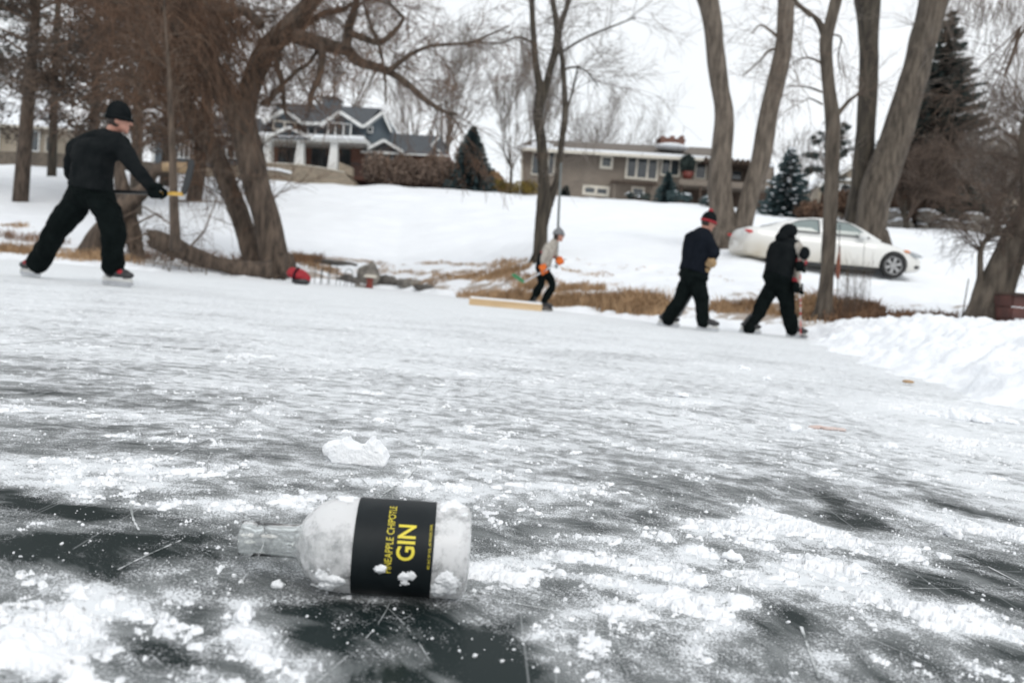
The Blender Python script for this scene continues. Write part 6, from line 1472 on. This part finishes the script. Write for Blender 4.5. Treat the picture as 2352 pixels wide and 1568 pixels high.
# timber box at the right edge
mb = MB(); a_ = U(2328, 676, 11.0)
bx0 = thing('timber_box', (a_.x + .6, 11.4, 0), 'dark red-brown timber box behind the snow bank at the right edge', 'box')
for i in range(4):
    q = MB(); z1 = a_.z - .02 - i * .16; q.box((a_.x + .75, 11.0, z1 - .07), (1.5, .05, .15)); q.box((a_.x, 11.2, z1 - .07), (.05, .4, .15)); q.build('board', mat('stained_timber', (.11, .042, .034), (.06, .026, .022), sc=5), bx0)
q = MB(); q.box((a_.x + .75, 11.18, a_.z + .012), (1.55, .5, .03)); q.build('lid', M['darkwood'], bx0)
# plank with snow
A0, A1 = G(1078, 694, .0), G(1240, 708, .0)
YP = 13.2
A0, A1 = U(1078, 692, YP), U(1245, 706, YP); A0.z = A1.z = .055
o = thing('timber_beam', (A0 + A1) / 2 - V((0, 0, .055)), 'long pale timber beam lying on the ice edge behind the child\'s skates', 'beam')
mb = MB(); mb.box((A0 + A1) / 2, ((A1 - A0).length, .09, .11)); mb.build('beam', M['wood'], o)
mb = MB(); mb.box((A0 + A1) / 2 + V((0, .02, .07)), ((A1 - A0).length * .98, .10, .03)); mb.build('snow_cap', M['snow_far'], o)
# red bag
c = G(686, 655); c = V((U(686, 640, 17.5).x, 17.5, .10))
bag = thing('duffel_bag', (c.x, c.y, .03), 'red and black sports bag slumped on the ice edge by the willow', 'bag')
mb = MB(); mb.ball(c + V((-.05, 0, .12)), (.22, .15, .13), None, 14, 9); mb.ball(c + V((.08, 0, .08)), (.19, .14, .10), Matrix.Rotation(.4, 3, 'Y'), 14, 9); mb.ball(c + V((-.16, 0, .18)), (.09, .1, .08), None, 10, 6); fuse(mb, 'body', M['red'], bag, vox=.02, it=2, nz=.03, nsc=5)
mb = MB(); mb.ball(c + V((.05, -.02, -.03)), (.20, .14, .09), None, 14, 9); fuse(mb, 'base', M['skb'], bag, vox=.02, it=2, nz=.03, nsc=7)
mb = MB(); mb.tube([c + V((-.08, -.15, .0)), c + V((-.05, -.17, .15)), c + V((.0, -.05, .27))], .025, 6); mb.build('strap', M['navy'], bag, smooth=True)
# rocks, red post with cap, wire garden fence
for i, (px, py, Y, r0, sc_, lb, m_) in enumerate([(846, 632, 22.3, .30, (1.0, .7, 1.35), 'tall pale pointed rock standing at the shore', 'rock'), (885, 640, 22.6, .26, (1.5, .8, .7), 'low dark rock right of the pale pointed rock', 'darkrock'), (800, 652, 21.8, .22, (1.4, .8, .7), 'small dark rock left of the pale pointed rock', 'darkrock'),
                                          (768, 603, 25, .3, (2.2, .7, .35), 'flat dark stone half buried in snow up the bank', 'darkrock'), (945, 648, 22.3, .25, (1.7, .8, .6), 'brownish stone on the shore among dry grass', 'rock'), (975, 655, 21.5, .2, (1.6, .8, .5), 'low stone at the ice edge, rightmost of the shore stones', 'darkrock'), (828, 664, 21.0, .12, (1.5, 1, .4), 'small flat stone beside the red post', 'rock')]):
    if m_ not in M: M[m_] = mat('dark_rock', (.12, .11, .10), (.05, .045, .04), rough=.9, sc=5)
    p = U(px, py, Y); p.z = max(0, ground(p.x, p.y)) + r0 * sc_[2] * .35
    clump('shore_rock', p, (r0 * sc_[0], r0 * sc_[1], r0 * sc_[2]), M[m_], None, i * 7 + 30, lb, 'rock', 'rocks along the shore', amp=.35, fr=1.5)
p = V((U(849, 650, 20.6).x, 20.6, 0)); pg = thing('short_post', p, 'short rusty red post with a pale cap at the ice edge', 'post')
mb = MB(); mb.tube([p + V((0, 0, -.02)), p + V((0, 0, .14)), p + V((.0, 0, .27))], [.11, .07, .10], 12); mb.build('post', mat('rust_paint', (.26, .05, .035), (.15, .03, .02), sc=9), pg, smooth=True)
mb = MB(); mb.tube([p + V((0, 0, .27)), p + V((0, 0, .31)), p + V((0, 0, .345))], [.165, .17, .14], 14); mb.build('cap', M['cream'], pg, smooth=True)
wf = thing('wire_fence', V((U(780, 640, 20.4).x, 20.4, 0)), 'low bent black wire garden fence on the shore between the bag and the red post', 'fence')
for i, px in enumerate((731, 745, 765, 790, 800)):
    q = MB(); c = V((U(px, 640, 20.4).x, 20.4, 0)); c.z = ground(c.x, c.y + .6); h_ = (.55, .35, .5, .3, .45)[i]
    pts = [c + V((-.09, 0, 0))] + [c + V((-.09 * math.cos(a), 0, h_ + .09 * math.sin(a))) for a in np.linspace(0, math.pi, 7)] + [c + V((.09, 0, 0))]
    q.tube(pts, .009, 4); q.build('hoop', M['dark'], wf)
# stain and leaf on the ice
c = G(1905, 986); mb = MB()
for i in range(5): mb.ball(c + V((-.05 + .02 * i, rng.uniform(-.01, .01), .004)), (.019, .012, .006), None, 8, 5)
o = mb.build('frozen_stain', mat('red_stained_ice', (.62, .53, .50), (.55, .42, .38), sc=30), None, smooth=True, loc=c); tag(o, 'crumbs of reddish stained ice beside a snow block', 'stain')
c = G(2086, 876, .02); mb = MB(); mb.ball(c, (.035, .03, .01), None, 8, 5); o = mb.build('dead_leaf', M['straw'], None, smooth=True, loc=c); tag(o, 'single tan dead leaf at the edge of the shovelled bank', 'leaf')
